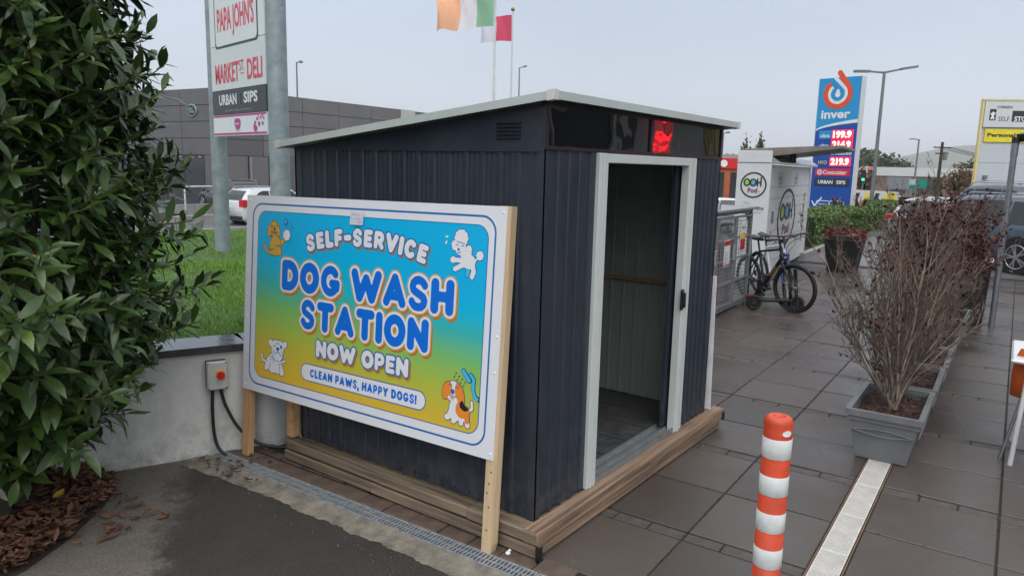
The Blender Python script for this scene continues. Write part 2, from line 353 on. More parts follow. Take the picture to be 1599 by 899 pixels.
# ---- channel drain with galvanised slotted gratings
m_galv = mat('galvanised', (0.34, 0.37, 0.39), 0.42, 0.4, var=0.3, scale=25, bump=0.1)
m_void = mat('drain_void_shade', (0.012, 0.011, 0.010), 0.95)  # near-black colour paints in the shade of a deeper channel
dr = empty('channel_drain', (0, 0, 0), SITE, 'narrow galvanised channel drain with slotted gratings along the left of the shed', 'drain')
MB().box(-0.278, -0.175, -2.3, 2.36, -0.009, -0.0035).build('trough', m_void, dr)  # shallow filler plate; the dark depth under the gratings is only its colour
g = MB()
for a, b in ((-0.0505, -0.041), (0.041, 0.0505)): g.box(a, b, -0.248, 0.248, -0.003, 0.0055)
for a, b in ((-0.248, -0.238), (0.238, 0.248)): g.box(-0.041, 0.041, a, b, -0.003, 0.005)
for i in range(21): y = -0.227+i*0.0222; g.box(-0.041, 0.041, y, y+0.0105, -0.003, 0.0045)
g.box(-0.003, 0.003, -0.238, 0.238, -0.003, 0.0042)
gm = g.mesh('grating'); gm.materials.append(m_galv)
for i in range(9): linkmesh('grating', gm, None, dr, loc=(-0.2265, 2.10-i*0.5, 0.0), rot=(0, 0, random.uniform(-.004, .004)))

# ---- pale polymer drain on the right
m_poly = mat('drain_polymer', (0.60, 0.585, 0.55), 0.6, var=0.16, scale=12)
m_pold = mat('drain_polymer_slot', (0.33, 0.31, 0.28), 0.8)
dp = empty('slot_drain', (0, 0, 0), SITE, 'pale perforated drain strip running under the row of planters', 'drain')
g = MB(); g.box(-0.067, 0.067, -0.248, 0.248, -0.006, 0.0005)
g2 = MB()
for i in range(33):
    for j in range(9):
        x = -0.056+j*0.0138+(0.0035 if i % 2 else -0.0035); y = -0.236+i*0.0146
        g2.obox((x, y, 0.0012), (0.8, 0.6, 0), (-0.6, 0.8, 0), (0, 0, 1), 0.0058, 0.0026, 0.0006)
ga = g.mesh('cover'); ga.materials.append(m_poly); gb = g2.mesh('slots'); gb.materials.append(m_pold)
for i in range(11):
    o = linkmesh('cover', ga, None, dp, loc=(-1.1+i*0.5+0.25, -1.265, 0.003), rot=(0, 0, math.pi/2)); linkmesh('slots', gb, None, o)
MB().box(-1.1, 4.4, -1.345, -1.338, -0.005, 0.004).build('edge_rail', mat('drain_edge_rust', (0.16, 0.09, 0.05), 0.8, var=.4), dp)
MB().box(-1.1, 4.4, -1.194, -1.187, -0.005, 0.003).build('edge_rail', mat('drain_edge_rust', (0.16, 0.09, 0.05)), dp)

# ---- retaining wall with dark wet coping, bending behind the shed
m_rend = mat('wall_render', (0.63, 0.615, 0.58), 0.8, var=0.14, scale=3.2, bump=0.25, bscale=40, stretch=(1, 1, 0.5), dirt=((.16, .14, .11), 0, .35, .6, .12))
m_cope = mat('granite_coping', (0.035, 0.036, 0.040), 0.12, var=0.45, scale=14, rvar=0.22, spec=0.8)
A = Vector((-1.16, 2.715)); B = Vector((-0.125, 2.278))
path = [A, B]; hd = math.atan2(B.y-A.y, B.x-A.x); p = B.copy()
for k in range(9): hd += R(3.6); p = p+Vector((math.cos(hd), math.sin(hd)))*0.045; path.append(p.copy())
hd2 = R(8)
d60 = Vector((math.cos(hd), math.sin(hd))); path += [p+d60*.05]
for k in range(6): hd -= R(1.2); p = path[-1]+Vector((math.cos(hd), math.sin(hd)))*0.05; path.append(p.copy())
path.append(p+Vector((math.cos(hd), math.sin(hd)))*2.4)
def sweep(path, off0, off1, z0f, z1f):
    V = []; m = len(path)
    for i, q in enumerate(path):
        d = (path[min(i+1, m-1)]-path[max(i-1, 0)]).normalized(); nrm = Vector((-d.y, d.x))
        a = q+nrm*off0; b = q+nrm*off1
        V += [(a.x, a.y, z0f(i)), (b.x, b.y, z0f(i)), (b.x, b.y, z1f(i)), (a.x, a.y, z1f(i))]
    F = [(0,3,2,1), tuple(4*(m-1)+k for k in range(4))]
    for i in range(m-1):
        for k in range(4): j = (k+1) % 4; F.append((4*i+k, 4*i+j, 4*i+4+j, 4*i+4+k))
    return MB().add(V, F)
rw = empty('retaining_wall', (0,0,0), 0, 'low rendered retaining wall with dark stone coping beside the lawn', 'wall')
sweep(path, 0.0, 0.24, lambda i: -0.05, lambda i: 0.685).build('wall', m_rend, rw)
AB = (B-A); L = AB.length; dAB = AB/L
for a, b in ((-0.02, 0.52), (0.526, L+0.02)):
    pp = [A+dAB*a, A+dAB*b]; sweep(pp, -0.03, 0.285, lambda i: 0.687, lambda i: 0.735).build('coping_slab', m_cope, rw)
sweep([B+dAB*0.026]+path[2:11], -0.03, 0.285, lambda i: 0.687, lambda i: 0.735).build('coping_slab', m_cope, rw)
q0 = path[10]; q1 = path[-1]
sweep(path[10:], -0.03, 0.285, lambda i: 0.687, lambda i: 0.735).build('coping_slab', m_cope, rw)

# ---- lawn behind the wall
m_lawn = mat('lawn_soil', (0.045, 0.085, 0.018), 0.9, var=0.4, scale=5)
def lawnz(X, Y): return 0.66+0.03*np.sin(X*1.3)*np.cos(Y*.9) - 1.62*smooth((Y-10.0-0.02*X)/4.2) - 0.0*X
def wally(X):   # back of wall
    return np.where(X < -0.2, 2.95+(-0.2-X)*0.42-0.36, 2.62+0.04*np.clip(X, 0, 9))
xs = np.linspace(-7, 14, 64); tt = np.linspace(0, 1, 60)
X = np.tile(xs, (60, 1)); Y0 = np.where(xs < -1.2, 3.1, wally(xs)); Y = Y0[None, :]+(15.0-Y0[None, :])*tt[:, None]
Z = lawnz(X, Y); Z[0] = 0.62
V = np.stack([X, Y, Z], -1).reshape(-1, 3); F = [(j*64+i, j*64+i+1, (j+1)*64+i+1, (j+1)*64+i) for j in range(59) for i in range(63)]
me = bpy.data.meshes.new('lawn'); me.from_pydata([tuple(v) for v in V], [], F); me.polygons.foreach_set('use_smooth', [True]*len(F))
tag(linkmesh('lawn', me, m_lawn), kind='structure')
m_grass = mat('grass_blades', (0.085, 0.20, 0.022), 0.45, col2=(0.20, 0.36, 0.055), scale=2.0, island=True, spec=0.3)
def tri_field(name, P, H, Wd, lean, m):   # many single blades as one sheet of triangles
    n = len(P); a = rng.random(n)*2*np.pi; b = rng.random(n)*2*np.pi
    V = np.zeros((n, 3, 3)); V[:, 0] = P; V[:, 1] = P; V[:, 2] = P
    V[:, 0, 0] -= np.cos(a)*Wd/2; V[:, 0, 1] -= np.sin(a)*Wd/2; V[:, 1, 0] += np.cos(a)*Wd/2; V[:, 1, 1] += np.sin(a)*Wd/2
    V[:, 2, 0] += np.cos(b)*lean*H; V[:, 2, 1] += np.sin(b)*lean*H; V[:, 2, 2] += H
    me = bpy.data.meshes.new(name); me.vertices.add(n*3); me.vertices.foreach_set('co', V.ravel()); me.loops.add(n*3); me.loops.foreach_set('vertex_index', np.arange(n*3, dtype=np.int32))
    me.polygons.add(n); me.polygons.foreach_set('loop_start', np.arange(0, n*3, 3, dtype=np.int32)); me.polygons.foreach_set('loop_total', np.full(n, 3, dtype=np.int32)); me.update(); me.validate()
    return linkmesh(name, me, m)
def gpatch(n, x0, x1, y0, y1):
    x = rng.uniform(x0, x1, n); y = rng.uniform(y0, y1, n); k = y > np.where(x < -1.2, 3.1, wally(x))-0.01; x, y = x[k], y[k]
    return np.stack([x, y, lawnz(x, y)-0.01], -1)
P = np.concatenate([gpatch(70000, -1.6, 3.2, 2.5, 6.5), gpatch(60000, -1, 7, 6.0, 11.5)])
H = rng.uniform(0.018, 0.055, len(P))*(1+0.5*np.sin(P[:, 0]*3+1)*np.cos(P[:, 1]*2.3)); 
gr = tri_field('grass', P, H, 0.006+0.0012*np.clip(P[:, 1]-2, 0, 8), rng.uniform(0.1, 0.9, len(P)), m_grass)
tag(gr, 'short green grass covering the lawn behind the wall', 'grass', kind='stuff')

# ---- planting bed with dead leaves
m_soil = mat('bed_soil', (0.035, 0.020, 0.013), 0.95, var=0.5, scale=14, bump=1, bscale=60)
bed = [(-0.94,2.36),(-1.0,2.75),(-1.14,2.9),(-1.3,3.3),(-3.5,3.3),(-3.5,2.4),(-2.2,1.62),(-1.66,1.76),(-1.42,1.90),(-1.14,2.13)]
cx, cy = -2.0, 2.6
V = [(x, y, -0.009) for x, y in bed]+[(cx+(x-cx)*.8, cy+(y-cy)*.8, 0.035) for x, y in bed]; n = len(bed)
bo = MB().add(V, [(i, (i+1) % n, n+(i+1) % n, n+i) for i in range(n)]+[tuple(range(n, 2*n))], True).build('planting_bed', m_soil); tag(bo, kind='structure')
m_dead = mat('dead_leaves', (0.040, 0.018, 0.011), 0.75, col2=(0.20, 0.088, 0.045), scale=3, island=True)
mb = MB()
def curled(mb, c, L, W, yaw, pitch, roll, curl):
    M = Matrix.Translation(c) @ Matrix.Rotation(yaw, 4, 'Z') @ Matrix.Rotation(pitch, 4, 'Y') @ Matrix.Rotation(roll, 4, 'X'); V = []
    for u, w in ((-.5, 0.05), (-.2, .8), (.15, 1.0), (.5, 0.04)):
        for s in (-1, 0, 1): V.append(M @ Vector((u*L, s*w*W/2, (abs(s)*curl*W*.4+(u*u)*curl*L*.5))))
    mb.add(V, [(i*3+j, i*3+j+1, i*3+j+4, i*3+j+3) for i in range(3) for j in range(2)], True)
def inpoly(x, y, poly):
    c = False; n = len(poly)
    for i in range(n):
        x1, y1 = poly[i]; x2, y2 = poly[i-1]
        if (y1 > y) != (y2 > y) and x < (x2-x1)*(y-y1)/(y2-y1)+x1: c = not c
    return c
k = 0
while k < 5600:
    x = random.uniform(-2.3, -0.92); y = random.uniform(1.75, 3.0)
    if not inpoly(x, y, bed) and random.random() > 0.04: continue
    if not inpoly(x, y, bed) and (x > -0.95 or x+y < 0.35): continue
    inside = inpoly(x, y, bed)
    z = random.uniform(0.012, 0.07) if inside else 0.0
    s = random.uniform(0.03, 0.088)
    curled(mb, (x, y, z+0.01), s, s*random.uniform(.3, .45), random.uniform(0, 6.3), random.gauss(0, .35 if inside else .08), random.gauss(0, .45 if inside else .1), random.uniform(-.6, 1.3)); k += 1
tag(mb.build('leaf_litter', m_dead), 'brown fallen leaves covering the planting bed under the bush', 'leaf litter', kind='stuff')
yl = MB(); curled(yl, (-1.30, 2.27, 0.085), 0.10, 0.045, 0.6, -.1, .2, .6)
tag(yl.build('fallen_leaf', mat('yellow_leaf', (0.55, 0.33, 0.03), 0.6)), 'yellow fallen leaf lying on the brown leaf litter', 'leaf')
# small debris by the timber base
mb = MB(); md = mat('debris_leaf', (0.12, 0.03, 0.02), 0.7, col2=(0.05, 0.05, 0.02), island=True)
for k in range(46):
    x, y = random.choice([(random.uniform(-.2, .02), random.uniform(1.9, 2.25)), (random.uniform(-.42, -.25), random.uniform(2.0, 2.3)), (random.uniform(-.5,-.4), random.uniform(1.7, 2.35))])
    s = random.uniform(.02, .05); curled(mb, (x, y, 0.012), s, s*.5, random.uniform(0, 6.3), 0, random.gauss(0, .3), .6)
tag(mb.build('leaf_debris', md), 'scattered dead leaf scraps at the back corner of the timber base', 'leaves', kind='stuff')
# loose grit on the apron
n = 700; P = np.stack([rng.uniform(-1.6, -.42, n), rng.uniform(-.2, 2.5, n), np.full(n, -.009)], -1); P = P[(P[:, 0]*-.8+P[:, 1]*.6+rng.normal(0, .12, n) > 1.80) | (P[:, 0] > -.55+rng.normal(0, .05, n))]
mb = MB()
for x, y, z in P:
    if y > 2.72-.42*(x+1.16)-.06: continue
    s = random.uniform(.002, .0055)*(1.6 if random.random() < .1 else 1); a = random.uniform(0, 6.3); c, d = math.cos(a)*s, math.sin(a)*s
    mb.add([(x+c, y+d, z), (x-d, y+c*.7, z), (x-c*.8, y-d, z), (x+d, y-c, z), (x+c*.2, y+d*.2, z+s*1.1)], [(0, 1, 4), (1, 2, 4), (2, 3, 4), (3, 0, 4)])
tag(mb.build('grit', mat('grit', (.06, .055, .05), .8, col2=(.17, .15, .135), island=True)), 'fine loose grit scattered over the asphalt edge', 'grit', kind='stuff')
# moss and dirt tufts in the paving joints
mb = MB(); pm = []
for k in range(260):
    t0, t1 = random.choice(PT[4:8]); s = random.uniform(.1, 7); 
    if random.random() < .5: q = (s, t0)
    else: q = (S0+PER*random.randrange(-1, 5)+random.choice((0, .1, .705)), random.uniform(t0, t1))
    if 0 < q[0] < 2.4 and q[1] > -.14 and q[1] < 1.95: continue
    for j in range(4): pm.append((q[0]*math.cos(SITE)-q[1]*math.sin(SITE)+random.gauss(0, .006), q[0]*math.sin(SITE)+q[1]*math.cos(SITE)+random.gauss(0, .006), -.004))
ms = tri_field('moss', np.array(pm), np.random.default_rng(3).uniform(.004, .012, len(pm)), .008, np.full(len(pm), .4), mat('moss', (.03, .04, .012), .9, col2=(.05, .035, .02), island=True))
tag(ms, 'moss and dirt growing in the paving joints', 'moss', kind='stuff')
pr0 = empty('round_pier', (.085, 2.325, 0), 0, 'pale grey round pier beside the low wall, behind the sign posts', 'pier')
MB().lathe([(.165, -.02), (.165, .675), (.001, .675)], 36).build('pier', mat('pier_grey', (.50, .50, .49), .6, var=.12, scale=3, dirt=((.2, .18, .15), 0, .25, .6, .1)), pr0); MB().lathe([(.185, .676), (.185, .734), (.001, .734)], 36).build('cap', m_cope, pr0)
# ------------------------------------------------------------------ timber base
m_tim = mat('timber_weathered', (0.30, 0.185, 0.105), 0.75, var=0.45, scale=5, bump=0.4, bscale=25, stretch=(1.2, 1.2, 9))
def wood(name, c1, c2, axis, rough=.75):
    if name in MATS: return MATS[name]
    st = [1.0, 1.0, 1.0]; st = [26, 26, 26]; st[axis] = 1.1
    m = mat(name, c1, rough, col2=c2, scale=1.3, bump=0.35, bscale=3.5, stretch=tuple(st)); return m
wdY = wood('timber_y', (0.075, 0.056, 0.042), (0.29, 0.220, 0.150), 1); wdX = wood('timber_x', (0.090, 0.058, 0.040), (0.37, 0.245, 0.16), 0)
m_black = mat('black_plastic', (0.012, 0.012, 0.013), 0.45)
tb = empty('timber_deck', (0, 0, 0), 0, 'weathered timber plank base under the dark shed', 'base')
# left side, top course in three lengths, lower course
for a, b, dz, dx in ((-0.088, 0.36, 0, 0), (0.364, 1.02, -.004, .006), (1.024, 1.90, -.007, .010)):
    MB().box(-0.098+dx, -0.002, a, b, 0.088, 0.150+dz, 0.005).build('plank', wdY, tb)
MB().box(-0.092, -0.004, -0.084, 1.10, 0.012, 0.074, 0.005).build('plank', wdY, tb); MB().box(-0.086, -0.004, 1.104, 1.92, 0.010, 0.072, 0.005).build('plank', wdY, tb)
# door side
MB().box(-0.096, 2.40, -0.094, -0.003, 0.080, 0.153, 0.006).build('plank', wdX, tb)
MB().box(-0.05, 2.36, -0.078, -0.006, 0.006, 0.076, 0.006).build('plank', wdX, tb)
MB().box(2.245, 2.40, 0.0, 1.90, 0.08, 0.149, 0.005).build('plank', wdY, tb)
MB().box(0.0, 2.24, 1.86, 1.93, 0.01, 0.148, 0.005).build('plank', wdX, tb)
MB().box(0.0, 2.24, 0.0, 1.855, 0.012, 0.146).build('platform', mat('platform_ply', (0.14, 0.10, 0.06), 0.8), tb)
bk = MB().box(-0.106, -0.099, -0.100, -0.088, 0.0, 0.088).box(-0.099, -0.06, -0.1, -0.0945, 0.0, 0.07); bk.tube([(-0.104,-0.098,0.085),(-0.112,-0.104,0.05),(-0.104,-0.1,0.01),(-0.08,-0.1,0.003)], 0.006, 6); bk.build('corner_strap', m_black, tb)
MB().box(2.395, 2.405, -0.097, -0.02, 0.066, 0.13).box(2.362, 2.40, -0.1, -0.0945, 0.066, 0.125).build('corner_strap', m_black, tb)

# ------------------------------------------------------------------ shed
m_wall = mat('shed_sheet', (0.024, 0.031, 0.046), 0.34, var=0.16, scale=2.5, spec=0.5, rvar=0.14, bump=0.06, bscale=5, dirt=((.13, .12, .105), .15, .60, .42, .08))
m_inn = mat('shed_sheet_inside', (0.21, 0.24, 0.22), 0.55, var=0.1, scale=3)
m_trim = mat('shed_trim_pale', (0.46, 0.505, 0.475), 0.42, var=0.07, scale=3)
m_jamb = mat('door_frame_white', (0.57, 0.60, 0.575), 0.42, var=0.05, scale=3)
m_cap = mat('shed_cap_white', (0.60, 0.60, 0.555), 0.5, var=.05)
m_alu = mat('door_track', (0.30, 0.32, 0.33), 0.35, 0.6, var=.15, scale=20)
m_fr = mat('skylight_frame', (0.020, 0.018, 0.022), 0.3, spec=0.6)
m_screw = mat('screw', (0.12, 0.12, 0.13), 0.35, 0.8)
def pane_mat():
    m = bpy.data.materials.new('skylight_pane'); m.use_nodes = True; N = m.node_tree.nodes; L = m.node_tree.links; N.remove(N['Principled BSDF']); o = N['Material Output']
    tr = N.new('ShaderNodeBsdfTransparent'); tr.inputs[0].default_value = (0.30, 0.30, 0.31, 1); gl = N.new('ShaderNodeBsdfGlossy'); gl.inputs['Roughness'].default_value = 0.015; gl.inputs[0].default_value = (0.9, 0.9, 0.9, 1)
    fr = N.new('ShaderNodeFresnel'); fr.inputs[0].default_value = 1.95; mx = N.new('ShaderNodeMixShader')
    t = N.new('ShaderNodeTexCoord'); nb = N.new('ShaderNodeTexNoise'); nb.inputs['Scale'].default_value = 2.2; nb.inputs['Detail'].default_value = 2; L.new(t.outputs['Object'], nb.inputs['Vector'])
    bp = N.new('ShaderNodeBump'); bp.inputs['Strength'].default_value = 0.25; bp.inputs['Distance'].default_value = 0.02; L.new(nb.outputs['Fac'], bp.inputs['Height']); L.new(bp.outputs[0], gl.inputs['Normal'])
    L.new(fr.outputs[0], mx.inputs[0]); L.new(tr.outputs[0], mx.inputs[1]); L.new(gl.outputs[0], mx.inputs[2]); L.new(mx.outputs[0], o.inputs[0]); return m
m_pane = pane_mat()
sh = empty('garden_shed', (0, 0, 0), 0, 'dark grey ribbed metal shed with pale lean-to roof and open doorway', 'shed')
LX, LY, Z0, Z1 = 2.235, 1.85, 0.152, 2.003
def ribprof(a, b, period, rib=0.010, margin=0.045):
    P = [(a, rib), (a+margin, rib), (a+margin+.006, 0)]; n = max(1, int(round((b-a-2*margin)/period))); per = (b-a-2*margin)/n
    for i in range(n):
        c = a+margin+per*(i+.5); 
        if c-per*.5 > a+margin+.001:
            u = c-per*.5; P += [(u-.016, 0), (u-.009, rib), (u+.009, rib), (u+.016, 0)]
            P += [(u+per*.30, 0), (u+per*.33, rib*.13), (u+per*.38, rib*.13), (u+per*.41, 0), (u+per*.62, 0), (u+per*.65, rib*.13), (u+per*.70, rib*.13), (u+per*.73, 0)]
    P += [(b-margin-.006, 0), (b-margin, rib), (b, rib)]
    return sorted(P, key=lambda q: q[0])
def ribwall(fn, a, b, period, z0, z1, name, m, **k):
    P = ribprof(a, b, period, **k); mb = MB(); n = len(P)
    V = [fn(u, d, z0) for u, d in P]+[fn(u, d, z1) for u, d in P]
    V += [fn(u, -0.004+0*d, z0) for u, d in P]+[fn(u, -0.004, z1) for u, d in P]
    F = [(i, i+1, n+i+1, n+i) for i in range(n-1)]+[(2*n+i+1, 2*n+i, 3*n+i, 3*n+i+1) for i in range(n-1)]
    F += [(0, n, 3*n, 2*n), (n-1, 3*n-1, 4*n-1, 2*n-1)]
    return mb.add(V, F).build(name, m, sh)
# outward offset d of rib above the sheet plane; sheet planes 10 mm inside the envelope
ribwall(lambda u, d, z: (0.010-d, u, z), 0.0, LY, 0.107, Z0, Z1, 'side_wall', m_wall)
ribwall(lambda u, d, z: (LX-0.010+d, u, z), 0.0, LY, 0.107, Z0, Z1, 'side_wall', m_wall)
ribwall(lambda u, d, z: (u, LY-0.010+d, z), 0.0, LX, 0.107, Z0, Z1, 'back_wall', m_wall)
ribwall(lambda u, d, z: (u, 0.010-d, z), 0.001, 0.488, 0.099, Z0, Z1, 'front_wall', m_wall)
ribwall(lambda u, d, z: (u, 0.010-d, z), 1.752, LX-0.001, 0.080, Z0, Z1, 'front_wall', m_wall)
# inside lining
def inner(fn, a, b, nm): 
    P = ribprof(a, b, 0.107, rib=0.008); n = len(P); V = [fn(u, d, 0.165) for u, d in P]+[fn(u, d, 2.0) for u, d in P]
    MB().add(V, [(i, i+1, n+i+1, n+i) for i in range(n-1)]).build(nm, m_inn, sh)
inner(lambda u, d, z: (LX-0.024-d, u, z), 0.02, LY-0.02, 'lining'); inner(lambda u, d, z: (0.024+d, u, z), 0.02, LY-0.02, 'lining'); inner(lambda u, d, z: (u, LY-0.024-d, z), 0.025, LX-0.025, 'lining')
wdr = wood('rail_wood', (0.20, 0.10, 0.045), (0.32, 0.17, 0.08), 1)
MB().box(LX-0.062, LX-0.035, 0.05, LY-0.04, 1.075, 1.10, .003).build('rail', wdr, sh)
# gable infill on both sides
def roofz(y): return 2.262-0.109*(y+0.10)
for x0, x1 in ((0.003, 0.012), (LX-0.012, LX-0.003)):
    M = Matrix(((0,0,1,0),(1,0,0,0),(0,1,0,0),(0,0,0,1)))
    MB().prism([(0.0, 2.0045), (LY, 2.0045), (LY, roofz(LY)-0.038), (0.0, roofz(0)-0.038)], x0, x1, M).build('gable', m_wall, sh)
MB().box(-0.004, 0.0025, 0.0, LY, 1.993, 2.012).build('flashing', m_wall, sh)
vt = MB()
for k in range(5):
    z = 2.05+k*0.0175; vt.add([(0.0025, 0.14, z), (0.0025, 0.285, z), (-0.009, 0.285, z+.004), (-0.009, 0.14, z+.004), (0.0025, 0.14, z+.009), (0.0025, 0.285, z+.009)], [(0,3,2,1), (3,4,5,2), (0,4,3), (1,2,5)])
vt.build('vent_louvre', m_wall, sh)
sc = MB()
for k in range(17):
    y = 0.045+0.1035*k+.02; sc.cyl((0.0, y, 1.982), (-0.0045, y, 1.982), 0.005, n=8)
    sc.cyl((0.009, y+.05, 0.185), (-0.0035, y+.05, 0.185), 0.005, n=8)
sc.cyl((0.003, .98, 2.028), (-0.003, .98, 2.028), .005, n=8); sc.cyl((0, .03, 1.2), (-.004, .03, 1.2), .005, n=8)
tag(sc.build('screws', m_screw, sh), kind='stuff')
# roof: sheet, fascia on four sides, corner caps
RX0, RX1, RY0, RY1 = -0.085, 2.285, -0.10, 1.925
def slabz(x0, x1, y0, y1, t0, t1, name, m):
    V = [(x, y, roofz(y)+t) for t in (t0, t1) for x, y in ((x0,y0),(x1,y0),(x1,y1),(x0,y1))]
    return MB().add(V, [(0,3,2,1),(4,5,6,7),(0,1,5,4),(1,2,6,5),(2,3,7,6),(3,0,4,7)]).build(name, m, sh)
rf = slabz(RX0+.012, RX1-.012, RY0+.012, RY1-.012, -0.012, -0.003, 'roof', m_trim)
for a in ((RX0, RX0+.011, RY0+.035, RY1-.03), (RX1-.011, RX1, RY0+.035, RY1-.03), (RX0+.035, RX1-.035, RY0, RY0+.011), (RX0+.035, RX1-.035, RY1-.011, RY1)):
    o = slabz(*a, -0.038, 0.0, 'fascia', m_trim); o.parent = rf
for x, sx in ((RX0, 1), (RX1, -1)):
    for y, sy in ((RY0, 1), (RY1, -1)):
        xa, xb = sorted((x-sx*.004, x+sx*.036)); ya, yb = sorted((y-sy*.004, y+sy*.036))
        o = slabz(xa, xb, ya, yb, -0.042, 0.004, 'corner_cap', m_cap); o.parent = rf
ri = MB()
for k in range(1, 12):
    x = RX0+k*(RX1-RX0)/12; V = []
    for y in (RY0+.02, RY1-.02):
        V += [(x-.02, y, roofz(y)-.0028), (x-.01, y, roofz(y)+.007), (x+.01, y, roofz(y)+.007), (x+.02, y, roofz(y)-.0028)]
    ri.add(V, [(0,1,5,4),(1,2,6,5),(2,3,7,6),(0,3,2,1),(4,5,6,7)])
o = ri.build('roof_ribs', m_trim, rf)
# skylight strip over the door
MB().box(0.0, LX, -0.006, 0.02, 2.004, 2.022).box(0.0, LX, -0.004, 0.02, 2.212, 2.232).box(0.0, 0.028, -0.005, 0.02, 2.0225, 2.2115).box(LX-.028, LX, -0.005, 0.02, 2.0225, 2.2115).box(1.096, 1.124, -0.007, 0.02, 2.0225, 2.2115).build('skylight_frame', m_fr, sh)
for a, b in ((0.029, 1.095), (1.125, LX-.029)): MB().box(a, b, 0.004, 0.007, 2.0225, 2.2115).build('skylight_pane', m_pane, sh)
# door surround, track and the slid-back door
df = MB().box(0.484, 0.578, -0.022, 0.03, 0.153, 2.002, .004).build('door_jamb', m_jamb, sh); MB().box(0.515, 0.528, -0.026, -0.0225, 0.153, 2.0).box(.552, .558, -.0255, -.0225, .153, 2.0).build('jamb_ridge', m_jamb, df)
dj = MB().box(1.640, 1.756, -0.022, 0.03, 0.153, 2.002, .004).build('door_jamb', m_jamb, sh); MB().box(1.682, 1.695, -0.028, -0.0225, 0.153, 2.0).box(1.71, 1.72, -.0255, -.0225, .153, 2.0).build('jamb_ridge', m_jamb, dj)
MB().box(0.5785, 1.6395, -0.020, 0.03, 1.952, 2.001, .003).build('door_header', m_jamb, sh)
tr = MB().box(0.58, 1.638, -0.018, 0.12, 0.153, 0.172); tr.box(.582, 1.636, -.016, -.008, .172, .19).box(.582, 1.636, .035, .043, .172, .19).box(.582, 1.636, .10, .108, .172, .194).build('door_track', m_alu, sh)
dm = MB(); dm.box(1.600, 2.2, 0.048, 0.072, 0.196, 1.96); dd = dm.build('sliding_door', m_wall, sh)
hb = MB(); hb.tube([(1.628, -.024, 1.135), (1.628, -.05, 1.125), (1.628, -.05, 1.035), (1.628, -.024, 1.025)], .008, 6); hb.box(1.612, 1.652, -0.034, -0.0225, 1.01, 1.15, .005); hb.build('door_handle', m_black, dd)
# floor of dark interlocking tiles
tm = MB().box(-.148, .148, -.148, .148, 0, .009)
for k in range(5): tm.box(-.146+k*.0587, -.146+k*.0587+.054, -.146, .146, .009, .018)
tm = tm.mesh('floor_tile'); tm.materials.append(mat('floor_tile', (0.055, 0.055, 0.057), 0.6, var=0.35, scale=8, rvar=.2))
for i in range(7):
    for j in range(6):
        if i*0.3+.06+.3 < LX and j*.3+.13+.3 < LY+.1: linkmesh('floor_tile', tm, None, sh, loc=(0.05+.15+i*.302, 0.125+.15+j*.284, 0.1525+random.uniform(0, .002)), rot=(0, 0, (math.pi/2)*((i+j) % 2)), scale=(1, 1, 1) if (i+j) % 2 == 0 else (.94, 1, 1) )
# white board leaning on the far side of the shed
V = [(x+dx, y, z) for z, dx in ((0.151, 0.05), (1.17, 0.0)) for x, y in ((LX+.012, -0.02), (LX+.024, -0.02), (LX+.024, 1.3), (LX+.012, 1.3))]
wb = MB().add(V, [(0,3,2,1),(4,5,6,7),(0,1,5,4),(1,2,6,5),(2,3,7,6),(3,0,4,7)]).build('leaning_board', mat('board_white', (0.75, 0.76, 0.78), 0.5))
tag(wb, 'thin white board leaning edge-on against the far side of the shed', 'board')
# pebble in the gap by the near corner
pb = MB().lathe([(0.001, .016), (.008, .0155), (.013, .009), (.014, .003), (.010, 0), (0.001, 0)], 8, (-0.13, 0.06, 0.008)).lathe([(0.001, .026), (.006, .025), (.009, .02), (.006, .012), (0.001, .012)], 7, (-0.125, 0.055, 0.008)).build('pebble', mat('pebble_white', (0.7, 0.7, 0.68), 0.7)); tag(pb, 'small white stone by the foot of the sign post', 'stone')

# ------------------------------------------------------------------ isolator switch and cables
isM = frame((-0.40, 2.385, 0.40), (0.92, -0.39, 0), (0, 0, 1))
nA = Vector((dAB.y, -dAB.x, 0))
base = A+dAB*0.945
isM = frame((base.x+nA.x*.002, base.y+nA.y*.002, 0.455), (dAB.x, dAB.y, 0), (0, 0, 1))
iso = empty('isolator_switch', M=isM, label='grey electrical isolator box with red rotary knob on the low wall', cat='switch')
m_box = mat('switch_grey', (0.45, 0.45, 0.42), 0.5, var=.06); m_boxd = mat('switch_back', (0.05, 0.05, 0.055), 0.5)
MB().box(-0.062, 0.062, 0.0, 0.185, 0.0, 0.048, .004).build('back_box', m_boxd, iso)
MB().box(-0.064, 0.064, -0.002, 0.187, 0.049, 0.074, .008).build('cover', m_box, iso)
MB().box(-0.008, 0.044, 0.066, 0.128, 0.0745, 0.078, .001).build('yellow_plate', mat('switch_yellow', (0.75, 0.42, 0.02), 0.45), iso)
kb = MB(); kb.cyl((0.020, .097, .0785), (0.020, .097, .098), .026, .024, 20); kb.box(.014, .026, .075, .119, .098, .106, .002); kb.build('knob', mat('switch_red', (0.55, 0.015, 0.02), 0.35), iso)
s4 = MB()
for x in (-.054, .054):
    for y in (.008, .177): s4.cyl((x, y, .0735), (x, y, .0755), .005, n=8)
tag(s4.build('screws', m_black, iso), kind='stuff')
MB().cyl((-.028, 0.0, .03), (-.028, -.03, .03), .015, .010, 12).cyl((.026, 0.0, .03), (.026, -.03, .03), .015, .010, 12).build('cable_gland', m_black, iso)
def wl(v): return isM.inverted() @ Vector(v)
